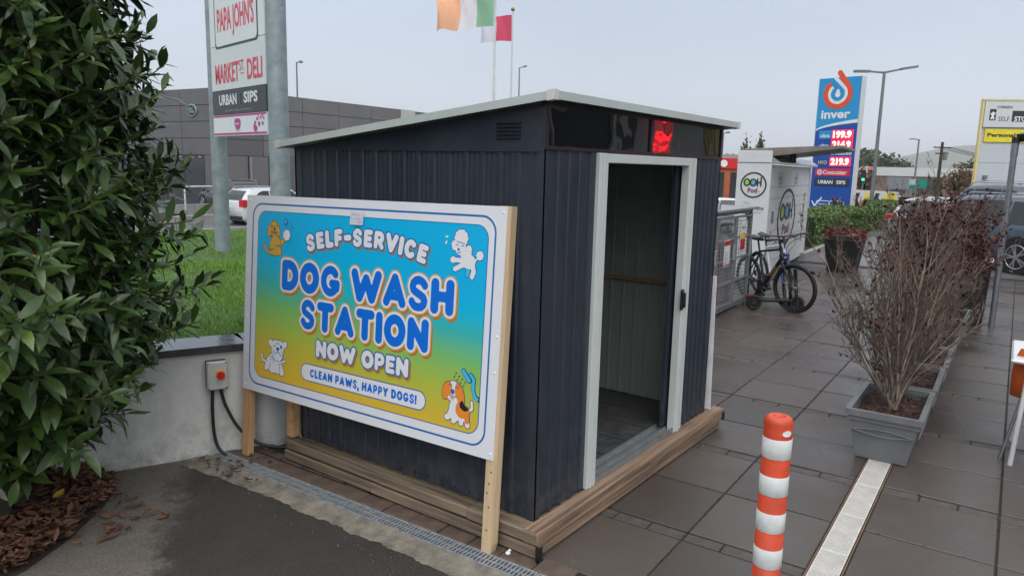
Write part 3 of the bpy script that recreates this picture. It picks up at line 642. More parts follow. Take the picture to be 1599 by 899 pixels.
def spline(P, n=8):
    P = [Vector(p) for p in P]; Q = [P[0]*2-P[1]]+P+[P[-1]*2-P[-2]]; out = []
    for i in range(1, len(Q)-2):
        for k in range(n):
            t = k/n; a, b, c, d = Q[i-1], Q[i], Q[i+1], Q[i+2]
            out.append(0.5*((2*b)+(c-a)*t+(2*a-5*b+4*c-d)*t*t+(3*b-a-3*c+d)*t**3))
    return out+[P[-1]]
MB().tube(spline([(-.028, -.03, .03), (-.034, -.14, .035), (-.03, -.30, .035), (-.01, -.40, .05), (.035, -.452, .085)]), .0105, 8).build('cable', m_black, iso)
MB().tube(spline([(.026, -.03, .03), (.05, -.13, .04), (.12, -.28, .07), (.23, -.385, .12), (.36, -.425, .16), (.47, -.43, .17), (.60, -.44, .12)]), .0105, 8).build('cable', m_black, iso)

# ------------------------------------------------------------------ sign board
yaw, tilt, rol = 0.016, 0.081, -0.013
e0 = Vector((-math.sin(yaw), math.cos(yaw), 0)); n0 = Vector((math.cos(yaw), math.sin(yaw), 0)); up0 = Vector((0, 0, 1))*math.cos(tilt)+n0*math.sin(tilt)
e1 = e0*math.cos(rol)+up0*math.sin(rol); u1 = up0*math.cos(rol)-e0*math.sin(rol)
SW, SH_ = 2.06, 1.256
brc = Vector((-0.150, 0.152, 0.480)); org = brc+e1*SW
sgM = frame(org, -e1, u1)
sg = empty('sign_board', M=sgM, label='white rimmed dog wash sign board on three raw timber posts leaning on the shed', cat='sign')
m_sw = mat('sign_white', (0.74, 0.75, 0.78), 0.4, var=.02)
pn = MB().box(0, SW, 0, SH_, -0.005, 0.0).build('sign_panel', m_sw, sg)
m_fresh = wood('fresh_pine', (0.52, 0.36, 0.20), (0.68, 0.52, 0.33), 1, .6); m_fresh2 = wood('orange_pine', (0.42, 0.23, 0.10), (0.64, 0.40, 0.20), 1, .6)
def post(x0, x1, ytop, ybot, th, m, pt=True):
    y0 = ybot
    poly = [(x0, y0), (x1-.012, y0-.004), (x1, y0+.05), (x1, ytop), (x0, ytop)] if pt else [(x0, y0), (x1, y0), (x1, ytop), (x0, ytop)]
    o = MB().prism(poly, -0.006-th, -0.006).build('post', m, sg)
    return o
yb = -0.480/u1.z
pr = post(SW-0.046, SW+0.022, SH_+0.002, yb+0.004, 0.045, m_fresh)
post(0.004, 0.068, SH_-.02, yb+0.035, 0.045, m_fresh2, False)
kn = MB()
for x, y in ((SW-.02, yb+.12), (SW-.015, yb+.24), (SW-.03, yb+.31), (SW-.012, yb+.42), (SW-.02, yb+.36)): kn.lathe([(0.0005, .0012), (.004, .0012), (.006, .0)], 8, (x, y, -0.0058), False)
kn.build('knots', mat('pine_knot', (0.25, 0.11, 0.04), .6), pr)
w3 = MB().box(-0.055, 0.0, 1.868, 1.93, 0.152, 0.95, .002).build('timber_batten', m_fresh2); tag(w3, 'short pine batten standing at the back corner of the timber base', 'batten')
bt = MB()
for x, y in ((.03, .03), (.03, SH_-.03), (.028, .62), (.028, .48), (SW-.02, .03), (SW-.022, SH_-.03), (SW-.02, .62), (SW-.02, .44)): bt.lathe([(0.0005, .004), (.004, .0035), (.0075, .0)], 10, (x, y, 0.0))
tag(bt.build('screw_caps', mat('cap_white', (.8, .8, .82), .35), sg), kind='stuff')
# ------------------------------------------------------------------ print on the sign
LAY = 0.00045
def art(name, m, fn, bbox, lev, h=0.004, parent=None):
    mb = contour(fn, *bbox, h); o = mb.build(name, m, parent or pn, loc=(0, 0, LAY*lev)); return o
def flat(name, c, rough=.42): return mat(name, c, rough, var=.015)
i_blue = flat('ink_blue', (0.002, 0.155, 0.68)); i_line = flat('ink_line_blue', (0.010, 0.135, 0.42)); i_white = flat('ink_white', (0.76, 0.76, 0.78)); i_or = flat('ink_orange', (0.66, 0.33, 0.075)); i_sh = flat('ink_shadow', (0.47, 0.19, 0.03)); i_shb = flat('ink_shadow_dull', (0.27, 0.22, 0.11))
def grad_mat():
    m = bpy.data.materials.new('ink_gradient'); m.use_nodes = True; N = m.node_tree.nodes; L = m.node_tree.links; p = N['Principled BSDF']; p.inputs['Roughness'].default_value = .42
    t = N.new('ShaderNodeTexCoord'); sp = N.new('ShaderNodeSeparateXYZ'); L.new(t.outputs['Object'], sp.inputs[0])
    a = N.new('ShaderNodeMath'); a.operation = 'MULTIPLY_ADD'; a.inputs[1].default_value = 0.075; L.new(sp.outputs['X'], a.inputs[0]); L.new(sp.outputs['Y'], a.inputs[2])
    r = N.new('ShaderNodeValToRGB'); L.new(a.outputs[0], r.inputs[0]); cr = r.color_ramp; L.new(r.outputs[0], p.inputs['Base Color'])
    E_ = cr.elements; E_[0].position = 0.10; E_[0].color = (0.78, 0.47, 0.035, 1); E_[1].position = 1.0; E_[1].color = (0.0, 0.44, 0.78, 1)
    for q, c in ((0.30, (0.62, 0.46, 0.045, 1)), (0.45, (0.40, 0.50, 0.06, 1)), (0.60, (0.19, 0.50, 0.14, 1)), (0.74, (0.04, 0.46, 0.42, 1)), (0.86, (0.0, 0.47, 0.72, 1))): x = E_.new(q); x.color = c
    return m
GX = (0.125, 1.953, 0.108, 1.157)
art('border_line', i_line, lambda X, Y: np.abs(s_rbox(X, Y, 0.068, 1.998, 0.053, 1.204, 0.085))-0.0052, (0.05, 2.02, 0.03, 1.23), 1, .006)
art('print_edge', i_line, lambda X, Y: s_rbox(X, Y, GX[0]-.005, GX[1]+.005, GX[2]-.005, GX[3]+.005, 0.075), (0.1, 1.98, 0.09, 1.18), 1, .008)
art('print_background', grad_mat(), lambda X, Y: s_rbox(X, Y, *GX, 0.07), (0.1, 1.98, 0.09, 1.18), 2, .008)
def arc(cx, cy, rx, ry, a0, a1, n=10): return [(cx+rx*math.cos(R(a0+(a1-a0)*i/n)), cy+ry*math.sin(R(a0+(a1-a0)*i/n))) for i in range(n+1)]
Scur = [(.97,.85),(.84,.96),(.66,1.03),(.46,1.05),(.25,1.01),(.08,.90),(.03,.76),(.10,.63),(.30,.55),(.62,.46),(.88,.37),(.98,.24),(.92,.09),(.75,-.02),(.5,-.05),(.27,-.03),(.12,.04),(.0,.15)]
GL = {
 'D': (.92, [[(0,0),(0,1),(.40,1)]+arc(.40,.5,.60,.5,80,-80)+[(.40,0),(0,0)]]), 'O': (1.02, [arc(.5,.5,.5,.5,0,360,28)]),
 'G': (1.0, [arc(.5,.5,.5,.5,42,318,24)+[(.98,.22),(1,.40),(.62,.40)]]), 'W': (1.42, [[(0,1),(.24,0),(.5,.80),(.76,0),(1,1)]]),
 'A': (1.02, [[(0,0),(.5,1),(1,0)],[(.2,.27),(.8,.27)]]), 'S': (.86, [Scur]), 'H': (.92, [[(0,0),(0,1)],[(1,0),(1,1)],[(0,.5),(1,.5)]]),
 'T': (.92, [[(0,1),(1,1)],[(.5,1),(.5,0)]]), 'I': (.32, [[(.5,0),(.5,1)]]), 'N': (.95, [[(0,0),(0,1),(1,0),(1,1)]]), 'E': (.76, [[(1,1),(0,1),(0,0),(1,0)],[(0,.5),(.85,.5)]]),
 'L': (.72, [[(0,1),(0,0),(1,0)]]), 'F': (.74, [[(1,1),(0,1),(0,0)],[(0,.48),(.85,.48)]]), 'R': (.86, [[(0,0),(0,1),(.5,1)]+arc(.55,.71,.42,.29,90,-90)+[(0,.42)],[(.5,.42),(1,0)]]),
 'V': (.98, [[(0,1),(.5,0),(1,1)]]), 'C': (.92, [arc(.53,.5,.53,.5,50,310,22)]), 'P': (.82, [[(0,0),(0,1),(.5,1)]+arc(.55,.70,.45,.30,90,-90)+[(0,.40)]]), 'Y': (.95, [[(0,1),(.5,.45),(1,1)],[(.5,.45),(.5,0)]]),
 '-': (.66, [[(0,.48),(1,.48)]]), ',': (.25, [[(.6,.0),(.2,-.28)]]), '!': (.28, [[(.5,1),(.5,.42)],[(.5,.0),(.5,.005)]]), ' ': (.36, [])}
def layout(txt, x0, x1, y0, y1, t=.30, gap=.08):
    h = y1-y0; tot = sum(GL[c][0] for c in txt)+gap*(len(txt)-1); sx = (x1-x0)/(tot*h); th = t*h; out = []; x = x0
    for c in txt:
        w = GL[c][0]*h*sx; segs = []
        for st_ in GL[c][1]:
            segs.append([(x+(th/2 if w > th else w/2)+max(w-th, 0)*px, y0+th/2+(h-th)*py) for px, py in st_])
        out.append((c, segs, x, w)); x += w+gap*h*sx
    return out, th
def strokes(Ls, th, off=(0, 0), grow=0.0):
    FAC = {'S': .80, 'E': .86, 'G': .88, 'R': .84, 'P': .86, 'A': .92, 'F': .9, 'C': .92}
    segs = [(s, FAC.get(c, 1.0)) for c, ss, _, _ in Ls for s in ss]
    def f(X, Y):
        d = np.full(X.shape, 1e9)
        for s, fc in segs:
            xs_ = [p[0] for p in s]; ys_ = [p[1] for p in s]; mgn = th+abs(grow)+.05
            jx = np.where((X[0] > min(xs_)+off[0]-mgn) & (X[0] < max(xs_)+off[0]+mgn))[0]
            if len(jx) == 0: continue
            a, b = jx[0], jx[-1]+1; d[:, a:b] = np.minimum(d[:, a:b], s_poly(X[:, a:b]-off[0], Y[:, a:b]-off[1], s)-th*fc/2)
        return d-grow
    return f
def big(txt, x0, x1, y0, y1, t):
    Ls, th = layout(txt, x0, x1, y0, y1, t); bb = (x0-.05, x1+.06, y0-.06, y1+.05)
    f1, f2 = strokes(Ls, th, (.013, -.016), .015), strokes(Ls, th, (.0065, -.008), .015)
    art('letter_shadow', i_sh, lambda X, Y: np.minimum(f1(X, Y), f2(X, Y)), bb, 3, .0045)
    art('letter_glow', i_or, strokes(Ls, th, (0, 0), .0205), bb, 4, .0045); art('letter_outline', i_white, strokes(Ls, th, (0, 0), .0135), bb, 5, .0045)
    art('lettering', i_blue, strokes(Ls, th), bb, 6, .0035)
big('DOG WASH', 0.375, 1.758, 0.685, 0.872, .295); big('STATION', 0.562, 1.598, 0.470, 0.648, .295)
def outl(txt, Ls, th, bb, shm, lv=3):
    art('letter_shadow', shm, strokes(Ls, th, (.010, -.010), .007), bb, lv, .004); art('letter_outline', i_line, strokes(Ls, th, (0, 0), .0075), bb, lv+1, .004); art('lettering', i_white, strokes(Ls, th), bb, lv+2, .003)
Ls, th = layout('NOW OPEN', .717, 1.467, .317, .420, .30); outl('NOW OPEN', Ls, th, (.69, 1.5, .29, .45), i_sh, 7)
Ls, th = layout('SELF-SERVICE', .590, 1.565, 0, .104, .32, .10)
def bend(Ls, xc, yt, curv):
    o = []
    for c, ss, x, w in Ls:
        xm = x+w/2; y = yt-curv*(xm-xc)**2; a = math.atan(-2*curv*(xm-xc)); ca, sa = math.cos(a), math.sin(a)
        o.append((c, [[(xm+(px-xm)*ca-(py-.052)*sa, y+(px-xm)*sa+(py-.052)*ca) for px, py in s] for s in ss], x, w))
    return o
outl('', bend(Ls, 1.08, 1.045, .27), th, (.55, 1.62, .88, 1.14), i_shb, 3)
art('pill_edge', i_line, lambda X, Y: s_rbox(X, Y, .582, 1.602, .156, .264, .054), (.56, 1.62, .14, .28), 3, .005); art('pill', i_white, lambda X, Y: s_rbox(X, Y, .588, 1.596, .162, .258, .048), (.56, 1.62, .14, .28), 4, .005)
Ls, th = layout('CLEAN PAWS, HAPPY DOGS!', .668, 1.535, .184, .236, .27, .12); art('lettering', i_blue, strokes(Ls, th), (.65, 1.56, .15, .25), 5, .003)
# --- four little dogs
def U(*fs): return lambda X, Y: np.minimum.reduce([f(X, Y) for f in fs])
def E(cx, cy, rx, ry, a=0): return lambda X, Y: s_ell(X, Y, cx, cy, rx, ry, R(a))
def K(r, *p): return lambda X, Y: s_poly(X, Y, list(p))-r
def B(x0, x1, y0, y1, r): return lambda X, Y: s_rbox(X, Y, x0, x1, y0, y1, r)
def G_(f, g): return lambda X, Y: f(X, Y)-g
def AND(f, g): return lambda X, Y: np.maximum(f(X, Y), g(X, Y))
def pic(parts, bb, line):
    root = None
    for lv, (m, f) in enumerate(parts):
        o = art('dog_picture', m, f, bb, 3+lv, .0028)
i_dk = flat('ink_dark', (0.012, 0.05, 0.10)); i_gold = flat('ink_gold', (0.62, 0.36, 0.045)); i_brn = flat('ink_brown', (0.20, 0.09, 0.015)); i_cy = flat('ink_cyan', (0.05, 0.50, 0.80)); i_bor = flat('ink_bright_orange', (0.80, 0.25, 0.03)); i_blk = flat('ink_black', (0.012, 0.014, 0.025)); i_tan = flat('ink_tan', (.62, .34, .13))
bb = (.16, .49, .87, 1.14)
body = U(E(.300,.950,.052,.062), B(.252,.362,.894,.935,.012), E(.283,1.055,.044,.047), E(.240,1.040,.017,.040,-12), E(.326,1.044,.014,.036,12), K(.015,(.33,.965),(.365,.975),(.395,1.005)), K(.008,(.262,.902),(.215,.915),(.192,.952)))
foam = U(*[E(.41+.021*math.cos(R(a)), 1.022+.021*math.sin(R(a)), .014, .014) for a in range(0, 360, 51)])
pic([(i_brn, G_(body, .0045)), (i_gold, body), (i_dk, U(E(.289,1.055,.010,.009), K(.0022,*arc(.262,1.063,.009,.008,20,160)), K(.0022,*arc(.308,1.068,.009,.008,20,160)), K(.0022,(.289,1.05),(.289,1.04)), E(.291,1.028,.011,.012), K(.0022,*arc(.272,1.041,.016,.01,200,340)), K(.0022,*arc(.306,1.041,.016,.01,200,340)), K(.0022,(.30,.955),(.325,.945),(.345,.955),(.35,.975)), K(.0022,*arc(.272,.91,.018,.02,30,180)), K(.0018,*arc(.243,1.035,.022,.04,-60,50)))),
     (i_tan, E(.291,1.025,.006,.007)), (i_line, U(G_(foam, .004), lambda X, Y: np.abs(s_ell(X, Y, .397,1.100,.016,.018))-.003, lambda X, Y: np.abs(s_ell(X, Y, .452,1.074,.008,.009))-.0025)), (i_white, U(foam, E(.41,1.022,.02,.02), E(.393,1.106,.004,.005), E(.452,1.074,.004,.004)))], bb, i_brn)
bb = (1.65, 1.95, .86, 1.14)
puff = lambda cx, cy, r, n: U(E(cx, cy, r*.85, r*.85), *[E(cx+r*.72*math.cos(2*math.pi*i/n), cy+r*.72*math.sin(2*math.pi*i/n), r*.34, r*.34) for i in range(n)])
pood = U(puff(1.786,1.088,.043,10), puff(1.744,1.055,.021,6), puff(1.744,1.04,.017,6), puff(1.838,1.035,.02,6), puff(1.838,1.018,.019,6), E(1.785,1.035,.036,.034), E(1.835,.975,.050,.038,-10), E(1.812,1.0,.025,.025), K(.013,(1.806,.955),(1.755,.930)), K(.012,(1.806,.975),(1.745,.976)), puff(1.738,.976,.018,7), K(.014,(1.866,.955),(1.876,.925),(1.866,.900)), K(.005,(1.88,.98),(1.900,.995)), puff(1.910,1.008,.023,8))
pic([(i_line, U(G_(pood, .004), K(.017,(1.842,.945),(1.836,.908)))), (i_cy, K(.013,(1.842,.945),(1.836,.908))), (i_white, U(pood, E(1.690,1.090,.011,.005,20), E(1.688,1.060,.005,.011,-30))), (i_line, U(E(1.772,1.030,.008,.007), K(.002,*arc(1.762,1.048,.009,.006,20,160)), K(.002,*arc(1.798,1.045,.009,.006,20,160)), K(.002,*arc(1.775,1.022,.012,.010,200,340)), K(.002,(1.757,1.07),(1.81,1.06))))], bb, i_line)
bb = (.16, .46, .12, .39)
bull = U(B(.293,.413,.262,.362,.034), E(.353,.275,.056,.044), E(.284,.338,.019,.024,25), E(.424,.344,.018,.024,-25), E(.325,.215,.078,.062,8), K(.021,(.37,.22),(.402,.165)), K(.020,(.315,.20),(.305,.17)), K(.018,(.255,.20),(.245,.175)), K(.018,(.36,.18),(.36,.168)), K(.008,(.235,.215),(.205,.22),(.196,.255)))
pic([(i_dk, G_(bull, .004)), (i_white, bull), (i_line, U(E(.356,.309,.016,.011), E(.388,.325,.010,.012), K(.002,(.356,.30),(.356,.285)), K(.0025,*arc(.356,.262,.030,.026,10,170)), K(.0025,(.315,.30),(.308,.255),(.325,.235)), K(.0025,(.398,.30),(.405,.255),(.385,.235)), K(.0022,(.335,.34),(.372,.345)), K(.0022,(.31,.32),(.335,.326)), K(.010,(.29,.247),(.32,.225),(.38,.222),(.43,.245)), K(.0022,(.285,.21),(.28,.175)), K(.0022,(.335,.2),(.335,.165)), K(.0022,(.38,.21),(.378,.17)))), (i_white, U(K(.0065,(.29,.247),(.32,.225),(.38,.222),(.43,.245)), B(.325,.355,.165,.225,.006), E(.356,.255,.014,.010)))], bb, i_dk)
bb = (1.69, 1.955, .125, .44)
hd_ = E(1.785,.302,.056,.054); earL = E(1.738,.300,.025,.048,-14); earR = E(1.836,.278,.023,.062,10)
wbod = U(E(1.815,.215,.052,.062,-12), K(.016,(1.785,.22),(1.765,.17),(1.750,.163)), K(.016,(1.805,.20),(1.802,.158),(1.795,.152)), K(.015,(1.85,.18),(1.846,.15)), K(.015,(1.88,.19),(1.888,.145)), E(1.865,.20,.032,.04), K(.008,(1.89,.22),(1.912,.235),(1.908,.268)))
al = U(hd_, earL, earR, wbod)
pic([(i_dk, U(G_(al, .004), K(.015,(1.845,.418),(1.885,.375)), K(.013,(1.893,.405),(1.915,.385),(1.912,.335),(1.925,.30),(1.95,.288)), *[K(.003,(1.80+.021*i-.01*j,.402-.012*i-.02*j),(1.794+.021*i-.01*j,.394-.012*i-.02*j)) for i in range(4) for j in range(2)])),
     (i_white, U(wbod, hd_)), (i_bor, U(earL, earR, AND(hd_, E(1.742,.325,.032,.050,20)), AND(hd_, E(1.832,.322,.036,.06,-8)), AND(wbod, E(1.852,.222,.045,.05,-30)), AND(wbod, E(1.885,.19,.02,.04)))), (i_blk, AND(wbod, E(1.862,.240,.032,.025,-20))),
     (i_cy, U(K(.011,(1.845,.418),(1.885,.375)), K(.009,(1.893,.405),(1.915,.385),(1.912,.335),(1.925,.30),(1.942,.289)))), (i_line, U(E(1.782,.302,.013,.012), K(.0025,*arc(1.764,.328,.011,.009,20,160)), K(.0025,*arc(1.810,.322,.011,.009,20,160)), K(.0022,(1.782,.295),(1.782,.285)), K(.0022,*arc(1.785,.288,.024,.014,200,340)))), (i_tan, E(1.780,.272,.010,.012))], bb, i_dk)
# taped paper note
nM = sgM @ Matrix.Translation((.968, 1.114, 0.006))
nt_ = empty('paper_note', M=nM, label='small handwritten paper note taped to the top edge of the sign', cat='note')
MB().add([(0,0,0),(.11,.002,.004),(.112,.079,0),(.003,.081,-.0015),(.055,.04,.002)], [(0,1,4),(1,2,4),(2,3,4),(3,0,4)], True).build('sheet', mat('note_paper', (.66, .64, .72), .7), nt_)
mi = flat('note_ink', (.18, .14, .38)); nn = MB()
for (yy, a, b) in ((.060,.02,.05), (.058,.062,.09), (.038,.015,.03), (.036,.04,.06), (.038,.066,.098), (.018,.07,.1)):
    x = a; pts = []
    while x < b: pts.append((x, yy+random.uniform(-.004,.004), .0052)); x += .004
    nn.tube(pts, .0009, 4)
nn.build('handwriting', mi, nt_)
# ------------------------------------------------------------------ laurel bush
m_leaf = mat('laurel_leaf', (0.015, 0.038, 0.008), 0.32, col2=(0.062, 0.112, 0.022), scale=4, island=True, spec=0.55)
m_leafy = mat('laurel_leaf_young', (0.050, 0.10, 0.018), 0.38, col2=(0.10, 0.16, 0.035), scale=4, island=True)
m_stem = mat('laurel_stem', (0.10, 0.12, 0.035), 0.6, var=.3); m_bark = mat('bark', (0.045, 0.036, 0.027), 0.85, var=.3, scale=20)
def leaf_verts(droop, fold, wid):
    V = []
    for i, (u, w) in enumerate(((0, .06), (.2, .62), (.45, 1.0), (.72, .80), (1.0, .03))):
        z = -droop*u*u*.5+.04*math.sin(u*6+droop*9)
        for s in (-1, 0, 1): V.append((u, s*w*wid/2, z+abs(s)*fold*w*wid*.5))
    F = [(i*3+j, i*3+j+1, i*3+j+4, i*3+j+3) for i in range(4) for j in range(2)]
    return np.array(V), F
LV = [leaf_verts(d, f, w) for d, f, w in ((.35, .25, .31), (.6, .3, .28), (.2, .2, .36), (.8, .15, .30), (.45, .4, .34), (.05, .3, .29))]
LMESH = []
for V, F in LV:
    me = bpy.data.meshes.new('leaf'); me.from_pydata([tuple(v) for v in V], [], F); me.polygons.foreach_set('use_smooth', [True]*len(F)); me.materials.append(m_leaf); LMESH.append(me)
BC = Vector((-1.56, 2.36, 0))
ZR = [(0.1, .10), (.28, .14), (.42, .34), (.58, .62), (.80, .80), (1.08, .89), (1.43, .93), (1.75, .90), (2.05, .85), (2.4, .82), (2.75, .75), (3.1, .66), (3.3, .4)]
def crown_r(z): return float(np.interp(z, [a for a, b in ZR], [b for a, b in ZR]))
bush = empty('laurel_bush', (BC.x, BC.y, 0), 0, 'large dark green glossy leaved laurel bush at the left edge', 'bush')
inst = []; stems = MB(); camp = Vector((-2.885, -1.952, 1.92))
def place_leaf(p, d, upv, L, pool):
    x = d.normalized(); y = upv.cross(x)
    if y.length < 1e-3: return
    y.normalize(); z = x.cross(y)
    M = Matrix(((x.x*L, y.x*L, z.x*L, p.x), (x.y*L, y.y*L, z.y*L, p.y), (x.z*L, y.z*L, z.z*L, p.z), (0, 0, 0, 1)))
    pool.append((M, random.randrange(6)))
rnd = random.Random(3)
def shoot(base, d, L, pool, nleaf, young=False):
    up = Vector((0, 0, 1)); P = []; q = base.copy(); dd = d.copy()
    for i in range(5):
        P.append(q.copy()); q = q+dd*(L/4); dd = (dd+up*0.10).normalized()
    stems.tube([base-d*.25]+P, [.008, .0065, .006, .005, .0042, .0025], 5, caps=False)
    ph = rnd.uniform(0, 6.3)
    for i in range(nleaf):
        t = .12+.88*i/(nleaf-1); k = min(int(t*4), 3); f = t*4-k; p = P[k].lerp(P[k+1], f); ax = (P[k+1]-P[k]).normalized()
        s = ax.cross(up); s = s.normalized() if s.length > .05 else Vector((1, 0, 0)); w = ax.cross(s)
        a = ph+i*2.4; out = s*math.cos(a)+w*math.sin(a); op = .95-.45*(t**2)
        ld = (ax*(1-op*.72)+out*op+Vector((0, 0, -.13*(1-t)+.05))).normalized()
        nn_ = (ax*.6+up*.7-ld*0.2+Vector((rnd.gauss(0, .15), rnd.gauss(0, .15), 0))).normalized()
        place_leaf(p, ld, nn_, rnd.uniform(.065, .19)*(1-.22*t*t), pool)
for k in range(1400):
    z = rnd.uniform(.22, 3.15); a = rnd.uniform(0, 2*math.pi)
    fa = math.atan2(camp.y-BC.y, camp.x-BC.x); da = abs((a-fa+math.pi) % (2*math.pi)-math.pi)
    if da > R(115) and rnd.random() < .6: continue
    r = crown_r(z)*(1+.10*math.sin(a*5+z*3)+.07*math.sin(a*9-z*7)); o = Vector((math.cos(a), math.sin(a), 0)); L = rnd.uniform(.18, .33)
    d = (o*rnd.uniform(.75, 1.1)+Vector((rnd.gauss(0, .28), rnd.gauss(0, .28), rnd.uniform(-.15, .85) if z > .6 else rnd.uniform(-.55, .25)))).normalized()
    base = Vector((BC.x, BC.y, z))+o*(r-L*.72-rnd.random()**2*.28)
    if base.z < .37: continue
    shoot(base, d, L, inst, rnd.randint(9, 14))
for k in range(5200):       # leaves deeper in the crown
    z = rnd.uniform(.25, 3.0); a = rnd.uniform(0, 6.3); rr_ = crown_r(z)*rnd.uniform(.25, .88)
    o = Vector((math.cos(a), math.sin(a), 0)); d = (o+Vector((rnd.gauss(0, .5), rnd.gauss(0, .5), rnd.gauss(0, .5)))).normalized()
    place_leaf(Vector((BC.x, BC.y, z))+o*rr_, d, Vector((rnd.gauss(0, .4), rnd.gauss(0, .4), 1)).normalized(), rnd.uniform(.09, .17), inst)
# a leaf may not pass through the wall or ground
inst = [q for q in inst if q[0].translation.z > .30 and (q[0].translation+q[0].to_3x3() @ Vector((1, 0, -.1))).z > .25]
def score(M):
    p = M.translation; d = p-camp; dep = d.dot(fw); px = d.dot(rr)/dep; py = d.dot(uu)/dep
    return dep if (-.69 < px < -.38 and -.39 < py < .39) else dep+5
inst.sort(key=lambda q: score(q[0]))
crown = linkmesh('crown', stems.mesh('crown'), m_stem, bush, loc=(-BC.x, -BC.y, 0))
for k, (M, v) in enumerate(inst[:300]):
    o = bpy.data.objects.new('leaf', LMESH[v]); COL.objects.link(o); o.parent = crown; o.matrix_local = M
m_lyel = mat('laurel_leaf_yellow', (.16, .15, .03), .5, col2=(.22, .12, .03), scale=3)
for o in [c for i, c in enumerate(crown.children) if i % 23 == 7]:
    o.data = o.data.copy(); o.data.materials.clear(); o.data.materials.append(m_lyel if random.random() < .35 else m_leafy)
AV = []; AF = []; nb_ = 0
for M, v in inst[300:]:
    V, F = LV[v]; m4 = np.array(M); W_ = V @ m4[:3, :3].T + m4[:3, 3]; AV.append(W_); AF += [tuple(i+nb_ for i in f) for f in F]; nb_ += len(V)
AV = np.concatenate(AV); me = bpy.data.meshes.new('foliage'); me.from_pydata([tuple(v) for v in AV], [], AF); me.polygons.foreach_set('use_smooth', [True]*len(AF))
tag(linkmesh('foliage', me, m_leaf, bush, loc=(-BC.x, -BC.y, 0)), kind='stuff')
tk = MB()
for k in range(5):
    a = k*1.25+1.0; p0 = Vector((.08*math.cos(a), .08*math.sin(a), 0)); p1 = Vector((.28*math.cos(a), .28*math.sin(a), .8)); p2 = Vector((.5*math.cos(a+.2), .5*math.sin(a+.2), 1.7)); p3 = Vector((.45*math.cos(a+.2), .45*math.sin(a+.2), 2.6))
    tk.tube(spline([p0, p1, p2, p3], 5), [.03-.0015*i for i in range(16)], 7)
tk.build('trunk', m_bark, bush)

# ------------------------------------------------------------------ planters with bare shrubs
m_plan = mat('planter_grey', (0.15, 0.155, 0.16), 0.5, var=.18, scale=5, rvar=.2); m_bsoil = mat('bark_mulch', (0.022, 0.012, 0.009), .95, col2=(0.06, 0.030, 0.020), scale=40, bump=1.0, bscale=70)
m_tw = mat('twig', (0.11, 0.082, 0.064), .8, col2=(0.34, 0.275, 0.225), scale=9); m_tw2 = mat('fine_twig', (0.060, 0.040, 0.031), .8, col2=(0.19, 0.14, 0.11), scale=7); m_rl = mat('red_leaf', (0.028, 0.008, 0.006), .65, col2=(0.095, 0.020, 0.015), scale=5, island=True)
def taper_box(mb, lx0, wy0, lx1, wy1, z0, z1, open_top=False):
    V = [(-lx0/2,-wy0/2,z0),(lx0/2,-wy0/2,z0),(lx0/2,wy0/2,z0),(-lx0/2,wy0/2,z0),(-lx1/2,-wy1/2,z1),(lx1/2,-wy1/2,z1),(lx1/2,wy1/2,z1),(-lx1/2,wy1/2,z1)]
    F = [(0,3,2,1),(0,1,5,4),(1,2,6,5),(2,3,7,6),(3,0,4,7)]+([] if open_top else [(4,5,6,7)]); return mb.add(V, F)
def ring(mb, lo, wo, li, wi, z0, z1):
    V = []
    for l, w, z in ((lo, wo, z0), (lo, wo, z1), (li, wi, z1), (li, wi, z0)): V += [(-l/2,-w/2,z),(l/2,-w/2,z),(l/2,w/2,z),(-l/2,w/2,z)]
    F = []
    for k in range(4):
        for i in range(4): j = (i+1) % 4; q = (k+1) % 4; F.append((4*k+i, 4*k+j, 4*q+j, 4*q+i))
    return mb.add(V, F)
pm = MB(); taper_box(pm, .70, .315, .77, .42, 0.004, .30, True); pm_b = pm.mesh('body'); pm_b.materials.append(m_plan)
pr_ = MB(); ring(pr_, .815, .475, .745, .405, .303, .345); ring(pr_, .785, .44, .76, .415, .270, .3025); pm_r = pr_.mesh('rim'); pm_r.materials.append(m_plan)
rl = MB()
for s in (-1, 1):
    for sg_ in (1, -1): rl.tube([(-.388+.0015-.0*abs(t), t*.19, .205+sg_*(.022*math.cos(t*math.pi/2))) for t in (-1, -.75, -.5, -.25, 0, .25, .5, .75, 1)] if s < 0 else [(t*.34, -.213, .205+sg_*(.022*math.cos(t*math.pi/2))) for t in (-1, -.5, 0, .5, 1)], .0045, 5)
pm_l = rl.mesh('moulding'); pm_l.materials.append(m_plan)
ps = MB(); n = 10; V = []
for i in range(n+1):
    for j in range(n+1): V.append((-.372+.744*i/n, -.2+.4*j/n, .275+random.uniform(-.012, .014)))
ps.add(V, [(i*(n+1)+j, (i+1)*(n+1)+j, (i+1)*(n+1)+j+1, i*(n+1)+j+1) for i in range(n) for j in range(n)]); pm_s = ps.mesh('soil'); pm_s.materials.append(m_bsoil)
cm = MB()
for k in range(150): s = random.uniform(.02, .05); curled(cm, (random.uniform(-.35, .35), random.uniform(-.18, .18), .287+random.uniform(0, .012)), s, s*.4, random.uniform(0, 6.3), random.gauss(0, .3), random.gauss(0, .4), random.uniform(-.5, 1))
pm_c = cm.mesh('bark_chips'); pm_c.materials.append(mat('bark_chip', (.03, .012, .009), .85, col2=(.11, .045, .028), island=True))
